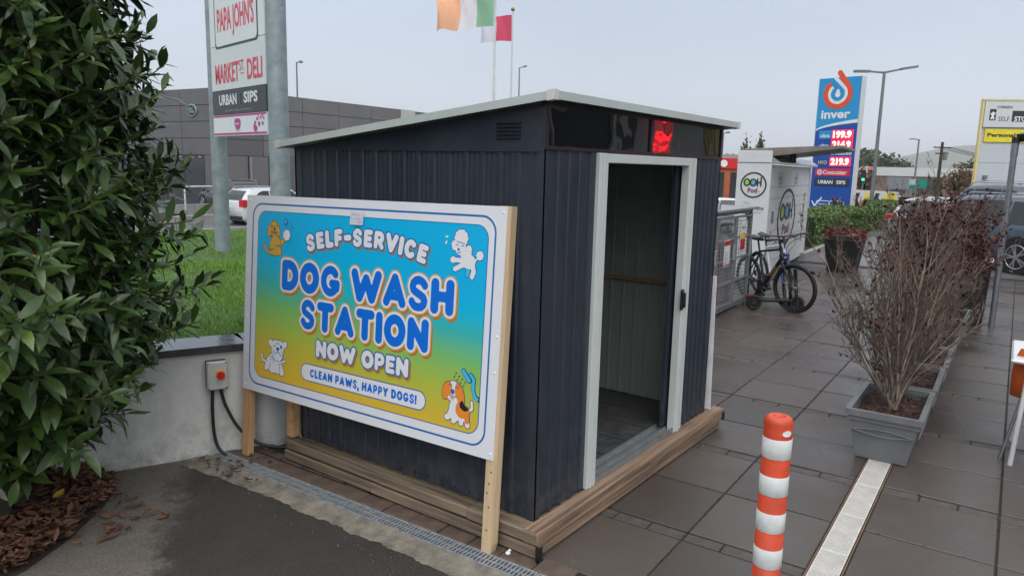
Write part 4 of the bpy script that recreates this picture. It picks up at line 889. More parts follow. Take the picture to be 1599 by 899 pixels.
def branch(mbs, tips, p, d, L, r, lvl, rg, seg=6):
    mb = mbs[0] if lvl == 0 or (lvl == 1 and rg.random() < .35) else mbs[1]
    P = [p.copy()]; q = p.copy(); dd = d.copy(); wob = Vector((rg.gauss(0, .14), rg.gauss(0, .14), 0))
    for i in range(seg):
        dd = (dd+Vector((rg.gauss(0, .09), rg.gauss(0, .09), .085+.02*lvl))+wob*.25).normalized(); q = q+dd*(L/seg); P.append(q.copy())
    mb.tube(P, [max(r*(1-.72*i/seg), .0012) for i in range(seg+1)], 5 if lvl == 0 else (4 if lvl == 1 else 3), caps=False)
    tips.append((P[-1], dd, lvl))
    if lvl >= 3: return
    nb = (11, 6, 3)[lvl]
    for k in range(nb):
        t = (.12 if lvl == 0 else .25)+(.83 if lvl == 0 else .7)*(k+rg.random()*.8)/nb; i = min(int(t*seg), seg-1); pp = P[i].lerp(P[i+1], t*seg-i); ax = (P[i+1]-P[i]).normalized()
        a = rg.uniform(0, 6.3); s = ax.cross(Vector((.3, .2, 1))).normalized(); w = ax.cross(s); o = s*math.cos(a)+w*math.sin(a)
        branch(mbs, tips, pp, (ax*rg.uniform(.75, 1.1)+o*rg.uniform(.30, .62)).normalized(), L*rg.uniform(.26, .42)*(1-.25*t), max(r*.42, .0016), lvl+1, rg, 5 if lvl == 0 else 4)
def shrub(seed, H, nst, spread, nleaf, zmin, label):
    rg = random.Random(seed); mb = (MB(), MB()); tips = []
    for k in range(nst):
        a = 2*math.pi*k/nst+rg.uniform(-.3, .3); tl = spread*math.sqrt((k*7 % nst+.5)/nst)
        d = Vector((math.cos(a)*math.sin(tl)*.9, math.sin(a)*math.sin(tl)*.85+.07, math.cos(tl))).normalized()
        branch(mb, tips, Vector((rg.uniform(-.035, .035), rg.uniform(-.03, .03), .27)), d, H*rg.uniform(.82, 1.05)*(1-.34*(tl/spread)**1.5), rg.uniform(.007, .012), 0, rg, 9)
    lf = MB(); c = 0; hi = [t for t in tips if t[0].z > zmin]; rg.shuffle(hi)
    for p, d, l in (hi*9)[:nleaf]:
        x = (d+Vector((rg.gauss(0, .8), rg.gauss(0, .8), rg.gauss(-.2, .6)))).normalized(); y = x.cross(Vector((rg.gauss(0, 1), rg.gauss(0, 1), 1))).normalized(); s = rg.uniform(.03, .06); w = s*.30; q = p+d*rg.uniform(-.14, .01)+Vector((rg.gauss(0, .012), rg.gauss(0, .012), 0))
        z = x.cross(y); lf.add([q, q+x*s*.5+y*w, q+x*s+z*s*.2, q+x*s*.5-y*w, q+x*s*.5-z*s*.12], [(0, 1, 4), (1, 2, 4), (2, 3, 4), (3, 0, 4)], True)
    return mb, lf
def site(s, t): return Vector((s*math.cos(SITE)-t*math.sin(SITE), s*math.sin(SITE)+t*math.cos(SITE), 0))
plab = ['nearest grey trough planter standing on the pale drain strip', 'second grey trough planter from the camera in the shrub row', 'third grey trough planter from the camera in the shrub row', 'fourth grey trough planter from the camera in the shrub row', 'fifth grey trough planter from the camera in the shrub row', 'farthest grey trough planter in the shrub row, next to the bin']
slab = ['nearest bare twiggy shrub with grey branches in the front planter', 'bare twiggy shrub with a few dark red leaves in the second planter', 'leafless shrub with dark red top leaves in the third planter', 'shrub with dark red leaves on top in the fourth planter', 'shrub with dark red leaves on top in the fifth planter', 'farthest shrub with dense dark red leaves, in the last planter']
for k in range(6):
    c = site(2.74+k*.845, -1.262-.004*k); rz = SITE+random.uniform(-.015, .015)
    t = empty('planter', (c.x, c.y, 0.004), rz, plab[k], 'planter', 'grey trough planters in a row')
    linkmesh('body', pm_b, None, t); o = linkmesh('rim', pm_r, None, t); linkmesh('moulding', pm_l, None, t); so = linkmesh('soil', pm_s, None, t); tag(linkmesh('bark_chips', pm_c, None, so), kind='stuff')
    bm_, lf = shrub(40+k, [1.42, 1.46, 1.46, 1.48, 1.50, 1.55][k], [19, 16, 14, 13, 13, 13][k], [.60, .40, .33, .30, .30, .30][k], [260, 700, 1500, 2200, 2600, 2800][k], [.35, .6, 1.0, 1.05, 1.05, .9][k], '')
    t2 = empty('bare_shrub', (c.x+.02, c.y, 0.004), rz, slab[k], 'shrub', 'bare shrubs in the planter row')
    bm_[0].build('branches', m_tw, t2); tag(bm_[1].build('twigs', m_tw2, t2), kind='stuff'); tag(lf.build('leaves', m_rl, t2), kind='stuff')
# ------------------------------------------------------------------ bollard
m_or = mat('bollard_orange', (0.62, 0.065, 0.02), .42, var=.18, scale=9, rvar=.3, dirt=((.10, .03, .02), 0, .5, .4, .35)); m_rf = mat('bollard_white_tape', (0.70, 0.72, 0.70), .35, var=.08, scale=12, dirt=((.30, .29, .27), 0, .6, .3, .35))
bl = empty('bollard', (-0.27, -1.235, 0), 0, 'orange flexible traffic bollard with white reflective bands', 'bollard')
HB = 1.062; r = .0505
MB().lathe([(.001, HB-.012), (.018, HB-.012), (.020, HB-.002), (.024, HB), (.040, HB-.003), (.047, HB-.010), (r, HB-.024), (r, .03), (.09, .02), (.09, 0)], 32).build('body', m_or, bl)
MB().lathe([(.001, HB-.0115), (.017, HB-.0115)], 20).build('cap_recess', mat('bollard_recess', (.10, .02, .012), .7), bl)
z = HB-.078
for k in range(7):
    MB().lathe([(r+.0003, z), (r+.0012, z-.001), (r+.0012, z-.073), (r+.0003, z-.074)], 32).build('reflective_band', m_rf, bl); z -= .1405
st_ = MB(); n = 14
th0 = math.atan2(-1.952+1.235, -2.885+.27)+R(38)
for i in range(n): pass
V = []; 
for i in range(17):
    a = 2*math.pi*i/17; th = th0+.36*math.cos(a); V.append((bl.location.x*0+(r+.0016)*math.cos(th), (r+.0016)*math.sin(th), HB-.052+.0115*math.sin(a)))
st_.add(V+[((r+.0018)*math.cos(th0), (r+.0018)*math.sin(th0), HB-.052)], [(i, (i+1) % 17, 17) for i in range(17)]).build('sticker', mat('sticker_white', (.8, .8, .8), .4), bl)
# ------------------------------------------------------------------ gas cylinder cage
m_gal2 = mat('cage_galvanised', (0.29, 0.30, 0.305), .45, .4, var=.2, scale=12)
CG = site(5.55, 1.33); cg = empty('gas_cage', (CG.x, CG.y, 0), R(3.2), 'galvanised mesh cage holding gas cylinders behind the shed', 'cage')
CL, CDp, CH = 2.40, .75, 1.40
fr_ = MB()
for x in (0, CL):
    for y in (0, CDp): fr_.box(x-.025, x+.025, y-.025, y+.025, 0.0, CH)
for y in (0, CDp):
    for z in (.06, CH-.03): fr_.box(0.026, CL-.026, y-.02, y+.02, z-.022, z+.022)
for x in (0, CL):
    for z in (.06, CH-.03): fr_.box(x-.02, x+.02, .026, CDp-.026, z-.022, z+.022)
fr_.build('frame', m_gal2, cg)
MB().box(-.06, CL+.08, -.10, CDp+.05, CH+.001, CH+.03).build('roof_sheet', m_gal2, cg); MB().box(0.03, CL-.03, 0.03, CDp-.03, .085, .10).build('base_plate', m_gal2, cg)
MB().tube([(.9, .0, CH+.03), (.9, 0, CH+.10), (.93, 0, CH+.12), (.96, 0, CH+.10), (.96, 0, CH+.03)], .009, 6).build('lifting_eye', m_gal2, cg)
for x0, x1 in ((.03, CL/3-.012), (CL/3+.012, 2*CL/3-.012), (2*CL/3+.012, CL-.03)):
    d = MB(); z0, z1 = .10, CH-.075
    for x in (x0+.018, x1-.018): d.box(x-.017, x+.017, -.046, -.021, z0, z1)
    for z in (z0+.015, .42, .74, 1.02, z1-.015): d.box(x0+.036, x1-.036, -.044, -.023, z-.014, z+.014)
    do = d.build('door', m_gal2, cg); w = MB()
    for k in range(24):
        z = z0+.05+k*.05
        if z < z1-.03: w.bar((x0+.03, -.030, z), (x1-.03, -.030, z), .007, .007)
    for k in range(1, 8): x = x0+(x1-x0)*k/8; w.bar((x, -.036, z0+.02), (x, -.036, z1-.02), .005, .005)
    w.build('wire_mesh', m_gal2, do); MB().box(x1-.11, x1-.035, -.062, -.047, .72, .92, .004).build('lock_plate', mat('lock_plate', (.40, .41, .42), .5, .4), do)
back_ = MB()
for k in range(25): z = .12+k*.05; back_.bar((.03, CDp, z), (CL-.03, CDp, z), .006, .006); back_.bar((CL, .03, z), (CL, CDp-.03, z), .006, .006); back_.bar((0, .03, z), (0, CDp-.03, z), .006, .006)
back_.build('side_mesh', m_gal2, cg)
def placard(parent, x, z, w, h, bands, y=-.050):
    p = MB().box(x, x+w, y-.003, y, z, z+h).build('placard', mat('placard_white', (.7, .7, .7), .4), parent)
    for i, (m, a, b) in enumerate(bands): MB().box(x+.006, x+w-.006, y-.0045, y-.0032, z+h*a, z+h*b).build('placard_band', m, p)
    return p
m_yel = mat('placard_yellow', (.72, .50, .03), .4); m_red = mat('placard_red', (.45, .02, .025), .4); m_redb = mat('cylinder_red', (.52, .02, .02), .35)
p1 = placard(cg, 1.79, .83, .23, .42, [(m_yel, .40, .60), (m_red, .02, .38)])
tri = MB()
for k in range(3): x = 1.835+k*.065; tri.add([(x-.02, -.0545, 1.13), (x+.02, -.0545, 1.13), (x, -.0545, 1.20)], [(0, 1, 2)])
tri.build('warning_symbols', mat('placard_dark', (.06, .05, .04), .5), p1)
p2 = placard(cg, 1.08, .66, .26, .36, [(m_red, .80, .97), (m_red, .03, .09)])
gq = MB()
for k in range(5): gq.box(1.10+.0, 1.10+.12+.02*(k % 2), -.0545, -.0535, .71+k*.035, .722+k*.035)
gq.build('print_lines', mat('placard_grey', (.35, .3, .3), .5), p2)
def cylinder_(x, y, m, r=.155, h=1.05, label='', group='gas cylinders in the cage'):
    W = cg.matrix_basis @ Vector((x, y, .101)); t = empty('gas_cylinder', tuple(W), 0, label, 'gas cylinder', group)
    MB().lathe([(.001, .0), (r*.9, .0), (r, .03), (r, h*.78), (r*.85, h*.88), (r*.4, h*.94), (.03, h*.95), (.001, h*.95)], 18).build('body', m, t)
    MB().cyl((0, 0, h*.95), (0, 0, h*1.03), .022, n=8).tube([(r*.6*math.cos(2*math.pi*k/12), r*.6*math.sin(2*math.pi*k/12), h*1.02) for k in range(12)], .01, 5, closed=True).build('valve_guard', m, t)
cylinder_(.90, .2, m_redb, label='red gas cylinder at the left of the cage door'); cylinder_(1.27, .22, m_redb, label='red gas cylinder behind the white cage placard')
cylinder_(1.64, .2, mat('cylinder_grey', (.30, .32, .33), .4), label='grey gas cylinder in the middle of the cage'); cylinder_(2.05, .22, mat('cylinder_grey', (.3, .3, .3)), label='grey gas cylinder behind the warning placard')
cylinder_(1.1, .52, mat('cylinder_green', (.09, .20, .04), .4), h=1.18, label='green gas cylinder at the back of the cage')

# ------------------------------------------------------------------ parcel locker
OM = Matrix.Translation((10.35, 2.20, 0)) @ Matrix.Rotation(R(6.6), 4, 'Z')
lk = empty('parcel_locker', M=OM, label='white parcel locker bank with a round logo and dark canopy', cat='locker')
m_lw = mat('locker_white', (.62, .63, .64), .35, var=.03); m_lg = mat('locker_gap', (.10, .10, .11), .5); m_ink = mat('locker_ink', (.035, .028, .035), .5)
LL, LD, LH = 4.70, .52, 2.06
MB().box(.05, LL-.03, .02, LD, .03, LH).build('carcass', m_lg, lk)
ep = MB().box(-.012, .049, -.03, LD+.04, .01, 2.30, .006).build('end_panel', m_lw, lk); MB().box(-.015, -.0125, -.02, LD+.03, 2.085, 2.10).build('panel_seam', m_lg, ep)
MB().box(LL-.029, LL+.02, -.02, LD+.02, .01, LH+.02).build('end_panel', m_lw, lk)
rowz = [.05, .28, .47, .66, .86, 1.05, 1.25, 1.45, 1.66, LH-.01]; cols = [.055, .42, .80, 1.5, 2.2, 2.9, 3.6, 4.25, LL-.035]
for ci in range(len(cols)-1):
    for ri_ in range(len(rowz)-1):
        if ci == 1 and rowz[ri_] > .6 and rowz[ri_] < 1.3: continue
        MB().box(cols[ci]+.004, cols[ci+1]-.004, 0.0, .019, rowz[ri_]+.004, rowz[ri_+1]-.004).build('locker_door', m_lw, lk)
MB().box(cols[1]+.004, cols[2]-.004, 0.002, .019, .664, 1.446).build('control_panel', m_lw, lk)
MB().box(.52, .70, -.003, .0015, 1.0, 1.22).build('screen', mat('locker_screen', (.02, .025, .03), .15), lk); MB().box(.50, .60, -.002, .0015, .80, .86).build('card_reader', mat('reader_red', (.55, .10, .10), .5), lk)
hs = MB().add([(.02, -.16, LH+.015), (LL, -.16, LH+.015), (LL, -.16, LH+.05), (.02, -.16, LH+.05), (.02, .0, LH+.02), (LL, 0, LH+.02), (LL, .0, LH+.16), (.02, .0, LH+.16)], [(0,1,2,3),(3,2,6,7),(4,5,1,0),(0,3,7,4),(1,5,6,2)]).build('hood', mat('locker_hood', (.42, .43, .43), .25, .5), lk)
# round logo on the end panel and on the doors
def logo(parent, M, s, ink):
    g = bpy.data.objects.new('logo', None); COL.objects.link(g); g.parent = parent; g.matrix_local = M
    contour(lambda X, Y: np.abs(np.hypot(X, Y)-.215*s)-.013*s, -.26*s, .26*s, -.26*s, .26*s, .012*s).build('logo_ring', ink, g)
    def st(segs, th, m, nm): contour(lambda X, Y: np.minimum.reduce([s_poly(X, Y, [(a*s, b*s) for a, b in q]) for q in segs])-th*s/2, -.25*s, .25*s, -.2*s, .2*s, .008*s).build(nm, m, g)
    el = lambda cx: [(cx+.048*math.cos(t), .045+.058*math.sin(t)) for t in np.linspace(0, 2*math.pi, 20)]
    st([el(-.115), el(-.005), [(.068, -.015), (.068, .105)], [(.128, -.015), (.128, .135)], [(.068, .045), (.128, .045)]], .026, ink, 'logo_letters')
    for cx, c in ((-.115, (.30, .55, .03)), (-.005, (.10, .42, .62))): contour(lambda X, Y: s_ell(X, Y, cx*s, .045*s, .034*s, .044*s), (cx-.06)*s, (cx+.06)*s, -.02*s, .11*s, .006*s).build('logo_dot', mat('logo_%d' % int(c[0]*100), c, .5), g)
    o = linkmesh('logo_letters', text_mesh('Pod', .085*s, .03, .17*s), mat('logo_purple', (.16, .06, .10), .5), g, loc=(-.01*s, -.095*s, 0))
    contour(lambda X, Y: np.hypot(X-.11*s, Y+.115*s)-.012*s, .08*s, .14*s, -.14*s, -.09*s, .005*s).build('logo_dot', mat('logo_orange', (.75, .2, .05), .5), g)
Me = Matrix.Translation((-.0185, .255, 1.70)) @ Matrix(((0,0,-1,0),(-1,0,0,0),(0,1,0,0),(0,0,0,1)))
logo(ep, Me, 1.0, m_ink)
def etext(t, y, z, h, w, m): 
    o = linkmesh('lettering', text_mesh(t, h, .01, w), m, ep); o.matrix_local = Matrix.Translation((-.0165, y, z)) @ Matrix(((0,0,-1,0),(-1,0,0,0),(0,1,0,0),(0,0,0,1)))
etext('Your', .36, 1.385, .05, .10, mat('ink_pale', (.40, .40, .42), .5)); etext('Out Of Home', .26, 1.295, .07, .42, m_ink); etext('delivery solution', .26, 1.215, .045, .36, mat('ink_pale', (.4, .4, .42)))
Mf = Matrix.Translation((2.1, -.0035, 1.05)) @ Matrix(((1,0,0,0),(0,0,-1,0),(0,1,0,0),(0,0,0,1))) 
logo(lk, Mf @ Matrix.Diagonal((1.75, 1, 1, 1)), 2.5, m_ink)
for x in (1.15, 2.9): logo(lk, Matrix.Translation((x, -.0035, 1.79)) @ Matrix(((1,0,0,0),(0,0,-1,0),(0,1,0,0),(0,0,0,1))) @ Matrix.Diagonal((1.6, 1, 1, 1)), .62, mat('ink_pale', (.4, .4, .42)))
o = linkmesh('lettering', text_mesh('oohpod.ie', .30, .01, 1.1), m_ink, lk); o.matrix_local = Matrix.Translation((4.2, -.0035, .95)) @ Matrix(((0,1,0,0),(0,0,-1,0),(-1,0,0,0),(0,0,0,1))) @ Matrix.Rotation(math.pi, 4, 'Z')
m_can = mat('canopy_brown', (.20, .175, .15), .5, var=.2)
cn = MB().add([(.052, .55, 2.14), (2.2, .55, 2.14), (2.2, -1.15, 2.36), (.052, -1.15, 2.36), (.052, .55, 2.335), (2.2, .55, 2.335), (2.2, -1.15, 2.405), (.052, -1.15, 2.405)], [(0,3,2,1),(4,5,6,7),(0,1,5,4),(1,2,6,5),(2,3,7,6),(3,0,4,7)]).build('canopy', m_can, lk)
MB().box(.052, .6, .02, .45, LH+.02, 2.15).build('control_housing', m_can, lk)
cmr = MB(); cmr.cyl((.45, -.30, 2.24), (.5, -.30, 2.12), .06, .05, 10); cmr.box(.40, .52, -.36, -.2, 2.24, 2.33); cmr.build('camera_dome', m_black, lk)

# ------------------------------------------------------------------ bicycles and scooter
m_rub = mat('tyre_rubber', (.012, .012, .013), .7); m_met = mat('bike_metal', (.28, .28, .29), .3, .8); m_bk = mat('bike_black', (.014, .014, .016), .35)
def wheel(parent, r, m_rim, nsp=14, name='wheel', loc=(0,0,0), rz=0):
    w = bpy.data.objects.new(name, None); COL.objects.link(w); w.parent = parent; w.location = loc; w.rotation_euler = (0, 0, rz)
    c = lambda rad, n: [(rad*math.cos(2*math.pi*i/n), 0, rad*math.sin(2*math.pi*i/n)) for i in range(n)]
    MB().tube(c(r-.024, 40), .024, 8, closed=True).build('tyre', m_rub, w); MB().tube(c(r-.055, 40), .011, 5, closed=True).build('rim', m_rim, w)
    sp = MB()
    for i in range(nsp):
        a = 2*math.pi*i/nsp; s = .02 if i % 2 else -.02; sp.bar((.018*math.cos(a+.8), s, .018*math.sin(a+.8)), ((r-.055)*math.cos(a), 0, (r-.055)*math.sin(a)), .0035, .0035)
    sp.cyl((0, -.04, 0), (0, .04, 0), .02, n=10); sp.build('spokes', m_met, w)
    MB().tube(c(.08, 20), .004, 4, closed=True).build('brake_disc', m_met, w)
    return w
def bike(front, heading, steer, m_frame, m_fork, label, lean=0.0, decal=None):
    # local x forward; origin on the ground below the front hub
    t = empty('bicycle', (front[0], front[1], .004), heading, label, 'bicycle', None); t.rotation_euler = (lean, 0, heading)
    r = .345; rx = -1.08
    wheel(t, r, m_bk, loc=(rx, 0, r)); 
    HT = Vector((-.245, 0, .90)); HBt = Vector((-.20, 0, .76)); BBk = Vector((rx+.43, 0, .30)); ST = Vector((rx+.30, 0, .78))
    f = MB(); f.cyl(HT, HBt, .024, n=10); f.cyl(HT+Vector((0, 0, -.03)), ST, .019, .018, 10); f.cyl(HBt, BBk, .027, .024, 10); f.cyl(ST, BBk, .018, n=10)
    for s in (-.05, .05): f.cyl(BBk, (rx, s, r), .010, n=8); f.cyl(ST+Vector((0, 0, -.03)), (rx, s, r), .009, n=8)
    f.build('frame', m_frame, t)
    if decal: MB().cyl(HBt.lerp(BBk, .30), HBt.lerp(BBk, .62), .0285, n=10).build('frame_decal', decal, t)
    MB().cyl(ST, ST+Vector((-.045, 0, .17)), .014, n=8).build('seat_post', m_bk, t)
    sd_ = MB(); c = ST+Vector((-.05, 0, .18)); sd_.add([c+Vector(v) for v in ((.14, -.02, .0), (.14, .02, 0), (.02, .05, .01), (-.13, .075, .02), (-.13, -.075, .02), (.02, -.05, .01), (.14, 0, .03), (-.13, 0, .055), (.14, 0, -.02), (-.13, 0, -.03))], [(0, 6, 7, 4, 5), (1, 2, 3, 7, 6), (0, 5, 4, 9, 8), (1, 8, 9, 3, 2), (4, 7, 3, 9), (0, 8, 1, 6)]); sd_.build('saddle', m_bk, t)
    cr = MB(); cr.cyl(BBk+Vector((0, -.06, 0)), BBk+Vector((0, -.066, 0)), .085, n=20); cr.cyl(BBk+Vector((0, -.08, 0)), BBk+Vector((0, .08, 0)), .02, n=8)
    cr.bar(BBk+Vector((0, -.075, 0)), BBk+Vector((.12, -.075, -.11)), .02, .014); cr.bar(BBk+Vector((0, .075, 0)), BBk+Vector((-.12, .075, .11)), .02, .014); cr.build('crankset', m_bk, t)
    MB().box(BBk.x+.08, BBk.x+.17, -.17, -.08, BBk.z-.125, BBk.z-.105).build('pedal', m_bk, t); MB().box(BBk.x-.17, BBk.x-.08, .08, .17, BBk.z+.10, BBk.z+.12).build('pedal', m_bk, t)
    ch = MB()
    for s in (1, -1): ch.bar(BBk+Vector((0, -.063, .08*s)), (rx, -.055, r+.045*s), .006, .012)
    ch.build('chain', m_met, t); MB().cyl((rx, -.05, r), (rx, -.06, r), .05, n=16).build('cassette', m_met, t)
    # steering assembly
    s = bpy.data.objects.new('steering', None); COL.objects.link(s); s.parent = t; s.location = (-.215, 0, 0); s.rotation_euler = (0, 0, steer)
    fx = .215
    fk = MB()
    for q in (-.055, .055): fk.cyl((.03, q, .72), (fx-.0, q, r), .017, .014, 8)
    fk.bar((.03, -.07, .73), (.03, .07, .73), .035, .03); fk.cyl((.03, 0, .73), (-.04, 0, .98), .016, n=8); fk.build('fork', m_fork, s)
    hb = MB(); hb.bar((-.035, 0, .99), (.04, 0, 1.01), .03, .035); hb.tube([(-.0, -.34, 1.03), (.03, -.2, 1.03), (.04, 0, 1.01), (.03, .2, 1.03), (-.0, .34, 1.03)], .0125, 8)
    for q in (-1, 1): hb.cyl((-.0, q*.34, 1.03), (.015, q*.22, 1.032), .018, n=8); hb.tube([(.03, q*.22, 1.02), (.07, q*.22, .995), (.075, q*.3, .985)], .006, 5)
    hb.tube([(.07, .22, 1.0), (.14, .1, .95), (.10, .02, .85), (.06, .02, .74)], .004, 5); hb.tube([(.07, -.22, 1.0), (.13, -.1, .97), (.05, 0, .9), (-.05, 0, .85)], .004, 5); hb.build('handlebar', m_bk, s)
    w = wheel(s, r, m_bk, loc=(fx, 0, r)); return t
h1 = math.atan2(.81-1.62, 7.52-8.22)
bike((7.44, .86), h1, R(22), m_bk, m_bk, 'black mountain bicycle nearest the walkway beside the gas cage', R(4), mat('bike_gold', (.30, .17, .04), .4))
bike((8.05, 1.00), h1-R(6), R(-18), mat('bike_white', (.62, .63, .64), .35), mat('bike_blue', (.02, .04, .22), .35), 'white framed bicycle with blue fork behind the black one', R(6))
sc_ = empty('kick_scooter', (7.36, 1.34, .004), math.atan2(-.62, .42), 'black kick scooter with small wheels lying beside the bicycles', 'scooter')
def swheel(x):
    w = bpy.data.objects.new('wheel', None); COL.objects.link(w); w.parent = sc_; w.location = (x, 0, .11)
    MB().tube([(.085*math.cos(2*math.pi*i/24), 0, .085*math.sin(2*math.pi*i/24)) for i in range(24)], .026, 8, closed=True).build('tyre', m_rub, w); hub = MB().cyl((0, -.02, 0), (0, .02, 0), .055, n=16)
    hub.build('hub', m_bk, w); MB().cyl((0, -.022, 0), (0, -.0205, 0), .02, n=12).build('hub_cap', mat('hub_red', (.13, .02, .025), .4), w)
swheel(0); swheel(.60)
MB().box(.10, .50, -.07, .07, .13, .17, .01).build('deck', m_bk, sc_); MB().bar((-.0, 0, .21), (-.12, 0, .20), .06, .02).build('fender', mat('hub_red', (.4, .03, .04)), sc_)
MB().cyl((.60, 0, .12), (.54, 0, .6), .025, n=10).build('stem', m_bk, sc_)
# cycle rack hoop behind the bicycles
rk = MB().tube(spline([(8.75, 1.9, 0), (8.75, 1.9, .7), (8.7, 1.95, 1.18), (8.55, 1.95, 1.3)], 5), .022, 8).build('cycle_rack', m_bk); tag(rk, 'black cycle rack hoop behind the black bicycle', 'cycle rack')

# ------------------------------------------------------------------ bin, pole, table and chairs
bn = empty('litter_bin', (8.55, -1.12, 0), SITE, 'black upright litter bin with a pale lid behind the shrub row', 'bin')
bb_ = MB(); taper_box(bb_, .40, .40, .47, .47, .02, .82); bb_.build('body', mat('bin_black', (.014, .014, .015), .4), bn); MB().box(-.25, .25, -.25, .25, .821, .86, .01).box(-.17, .17, -.17, .17, .86, .905, .012).build('lid', mat('bin_lid', (.42, .43, .45), .4), bn)
MB().box(-.24, -.236, -.09, .09, .45, .60).build('bin_label', mat('bin_label', (.10, .12, .08), .5), bn)
fp = empty('flood_light_pole', (8.432, -1.437, 0), 0, 'thin grey metal pole with a small floodlight on top, behind the planters', 'pole')
MB().cyl((0, 0, 0), (0, 0, 2.36), .036, n=14).build('pole', mat('pole_grey', (.21, .22, .235), .4, .5, var=.15), fp); MB().cyl((0, 0, 2.2), (0, 0, 2.36), .041, n=14).build('collar', mat('pole_grey', (.2, .2, .2)), fp)
MB().bar((-.03, -.06, 2.42), (.08, -.16, 2.46), .15, .10).build('lamp_head', m_bk, fp); MB().cyl((0, 0, 2.36), (0, 0, 2.43), .045, n=12).build('bracket', m_bk, fp); MB().bar((.03, -.14, 2.395), (.05, -.20, 2.37), .10, .02).build('lamp_glass', mat('lamp_glass', (.55, .57, .58), .2), fp)
m_tabw = mat('table_white', (.66, .67, .67), .35, var=.03)
tb_ = empty('cafe_table', (3.25, -2.17, 0), SITE, 'white square cafe table at the right edge', 'table')
MB().box(-.36, .36, -.36, .36, .715, .745, .012).build('tabletop', m_tabw, tb_)
for x in (-.25, .25):
    for y in (-.25, .25): MB().cyl((x*1.15, y*1.15, 0), (x, y, .715), .016, n=10).build('leg', m_tabw, tb_)
def chair(loc, rz, label, ml):
    t = empty('cafe_chair', loc, rz, label, 'chair', 'orange cafe chairs by the white table'); mo = mat('chair_orange', (.62, .12, .025), .4)
    n = 8; V = []   # one-piece shell: seat then back
    prof = [(.22, .43), (.18, .45), (.0, .44), (-.16, .435), (-.21, .47), (-.235, .60), (-.25, .72), (-.265, .80)]
    for i, (x, z) in enumerate(prof):
        w = [.18, .2, .21, .2, .2, .2, .19, .16][i]
        for j in range(7): q = -1+j/3; V.append((x+(.03*q*q if i > 3 else 0), q*w, z+(.025*q*q if i < 4 else 0)))
    mb = MB().add(V, [(i*7+j, i*7+j+1, (i+1)*7+j+1, (i+1)*7+j) for i in range(7) for j in range(6)], True); o = mb.build('seat_shell', mo, t)
    md_ = o.modifiers.new('t', 'SOLIDIFY'); md_.thickness = .008
    for x, y in ((.17, .17), (.17, -.17), (-.17, .17), (-.17, -.17)): MB().cyl((x*1.25, y*1.2, 0), (x*.8, y*.8, .437), .011, n=8).build('leg', ml, t)
chair((3.22, -2.06, 0), R(-8), 'orange moulded chair with grey metal legs pushed under the white table', mat('chair_leg_grey', (.30, .30, .31), .3, .7)); 
chair((2.76, -2.26, 0), R(160), 'orange moulded chair with white legs at the near side of the table', m_tabw)

# ------------------------------------------------------------------ hedge, kerb and far planter
def leaf_box(name, path, half, h, n, m, size, parent=None, seed=1):
    rg = np.random.default_rng(seed); P = np.array(path, float); seg = np.diff(P, axis=0); L = np.hypot(seg[:, 0], seg[:, 1]); cum = np.concatenate([[0], np.cumsum(L)])
    s = rg.random(n)*cum[-1]; k = np.clip(np.searchsorted(cum, s)-1, 0, len(L)-1); f = (s-cum[k])/L[k]; c = P[k]+seg[k]*f[:, None]; nx, ny = -seg[k, 1]/L[k], seg[k, 0]/L[k]
    u = rg.random(n); q = np.where(u < .4, -1, np.where(u < .5, 1, rg.uniform(-1, 1, n))); z = np.where(u < .5, rg.random(n)*h, h); wob = .06*np.sin(s*2.1)+.04*np.sin(s*5.3+1)
    x = c[:, 0]+nx*q*(half+wob)+rg.normal(0, .04, n); y = c[:, 1]+ny*q*(half+wob)+rg.normal(0, .04, n); z = z+rg.normal(0, .035, n)+np.where(u >= .5, wob, 0)
    D = rg.normal(0, 1, (n, 3)); D /= np.linalg.norm(D, axis=1)[:, None]; T = rg.normal(0, 1, (n, 3)); T -= D*(T*D).sum(1)[:, None]; T /= np.linalg.norm(T, axis=1)[:, None]
    sz = size*rg.uniform(.6, 1.3, n)[:, None]; C = np.stack([x, y, np.maximum(z, .03)], -1)
    V = np.stack([C-D*sz, C+T*sz*.5, C+D*sz, C-T*sz*.5], 1).reshape(-1, 3); F = np.arange(4*n).reshape(-1, 4)
    me = bpy.data.meshes.new(name); me.from_pydata(V.tolist(), [], F.tolist()); return linkmesh(name, me, m, parent)
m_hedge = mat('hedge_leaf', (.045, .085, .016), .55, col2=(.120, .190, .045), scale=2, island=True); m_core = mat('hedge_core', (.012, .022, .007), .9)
hp = [(16.9, 3.62), (21.5, 3.85), (24.6, 3.85), (33, 3.75)]
hg = empty('hedge', (16.9, 3.62, 0), 0, 'clipped green hedge in front of the fuel price sign', 'hedge')
hl = leaf_box('foliage', hp, .60, .76, 26000, m_hedge, .05, hg); hl.location = (-16.9, -3.62, 0)
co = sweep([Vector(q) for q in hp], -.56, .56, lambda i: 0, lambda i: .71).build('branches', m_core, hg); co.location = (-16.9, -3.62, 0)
m_kerb = mat('kerb_stone', (.26, .25, .235), .7, var=.2)
kb_ = empty('kerb', (0, 0, 0), 0, 'pale kerb stones along the foot of the hedge', 'kerb')
for k in range(9):
    a = Vector((14.6+k*.95, 2.58+k*.055)); b = a+Vector((.94, .054)); sweep([a, b], 0, .14, lambda i: -.01, lambda i: .11).build('kerb_stone', m_kerb, kb_)
sl = MB().add([(14.6, 2.7, .05), (24, 3.25, .05), (33, 3.9, .05), (33, 5.6, .05), (14.6, 5.2, .05)], [(0,1,2,3,4)]).build('hedge_bed', m_soil); tag(sl, kind='structure')
fpn = empty('flower_planter', (12.95, 1.40, 0), SITE, 'black square planter with red flowers beside the hedge', 'planter')
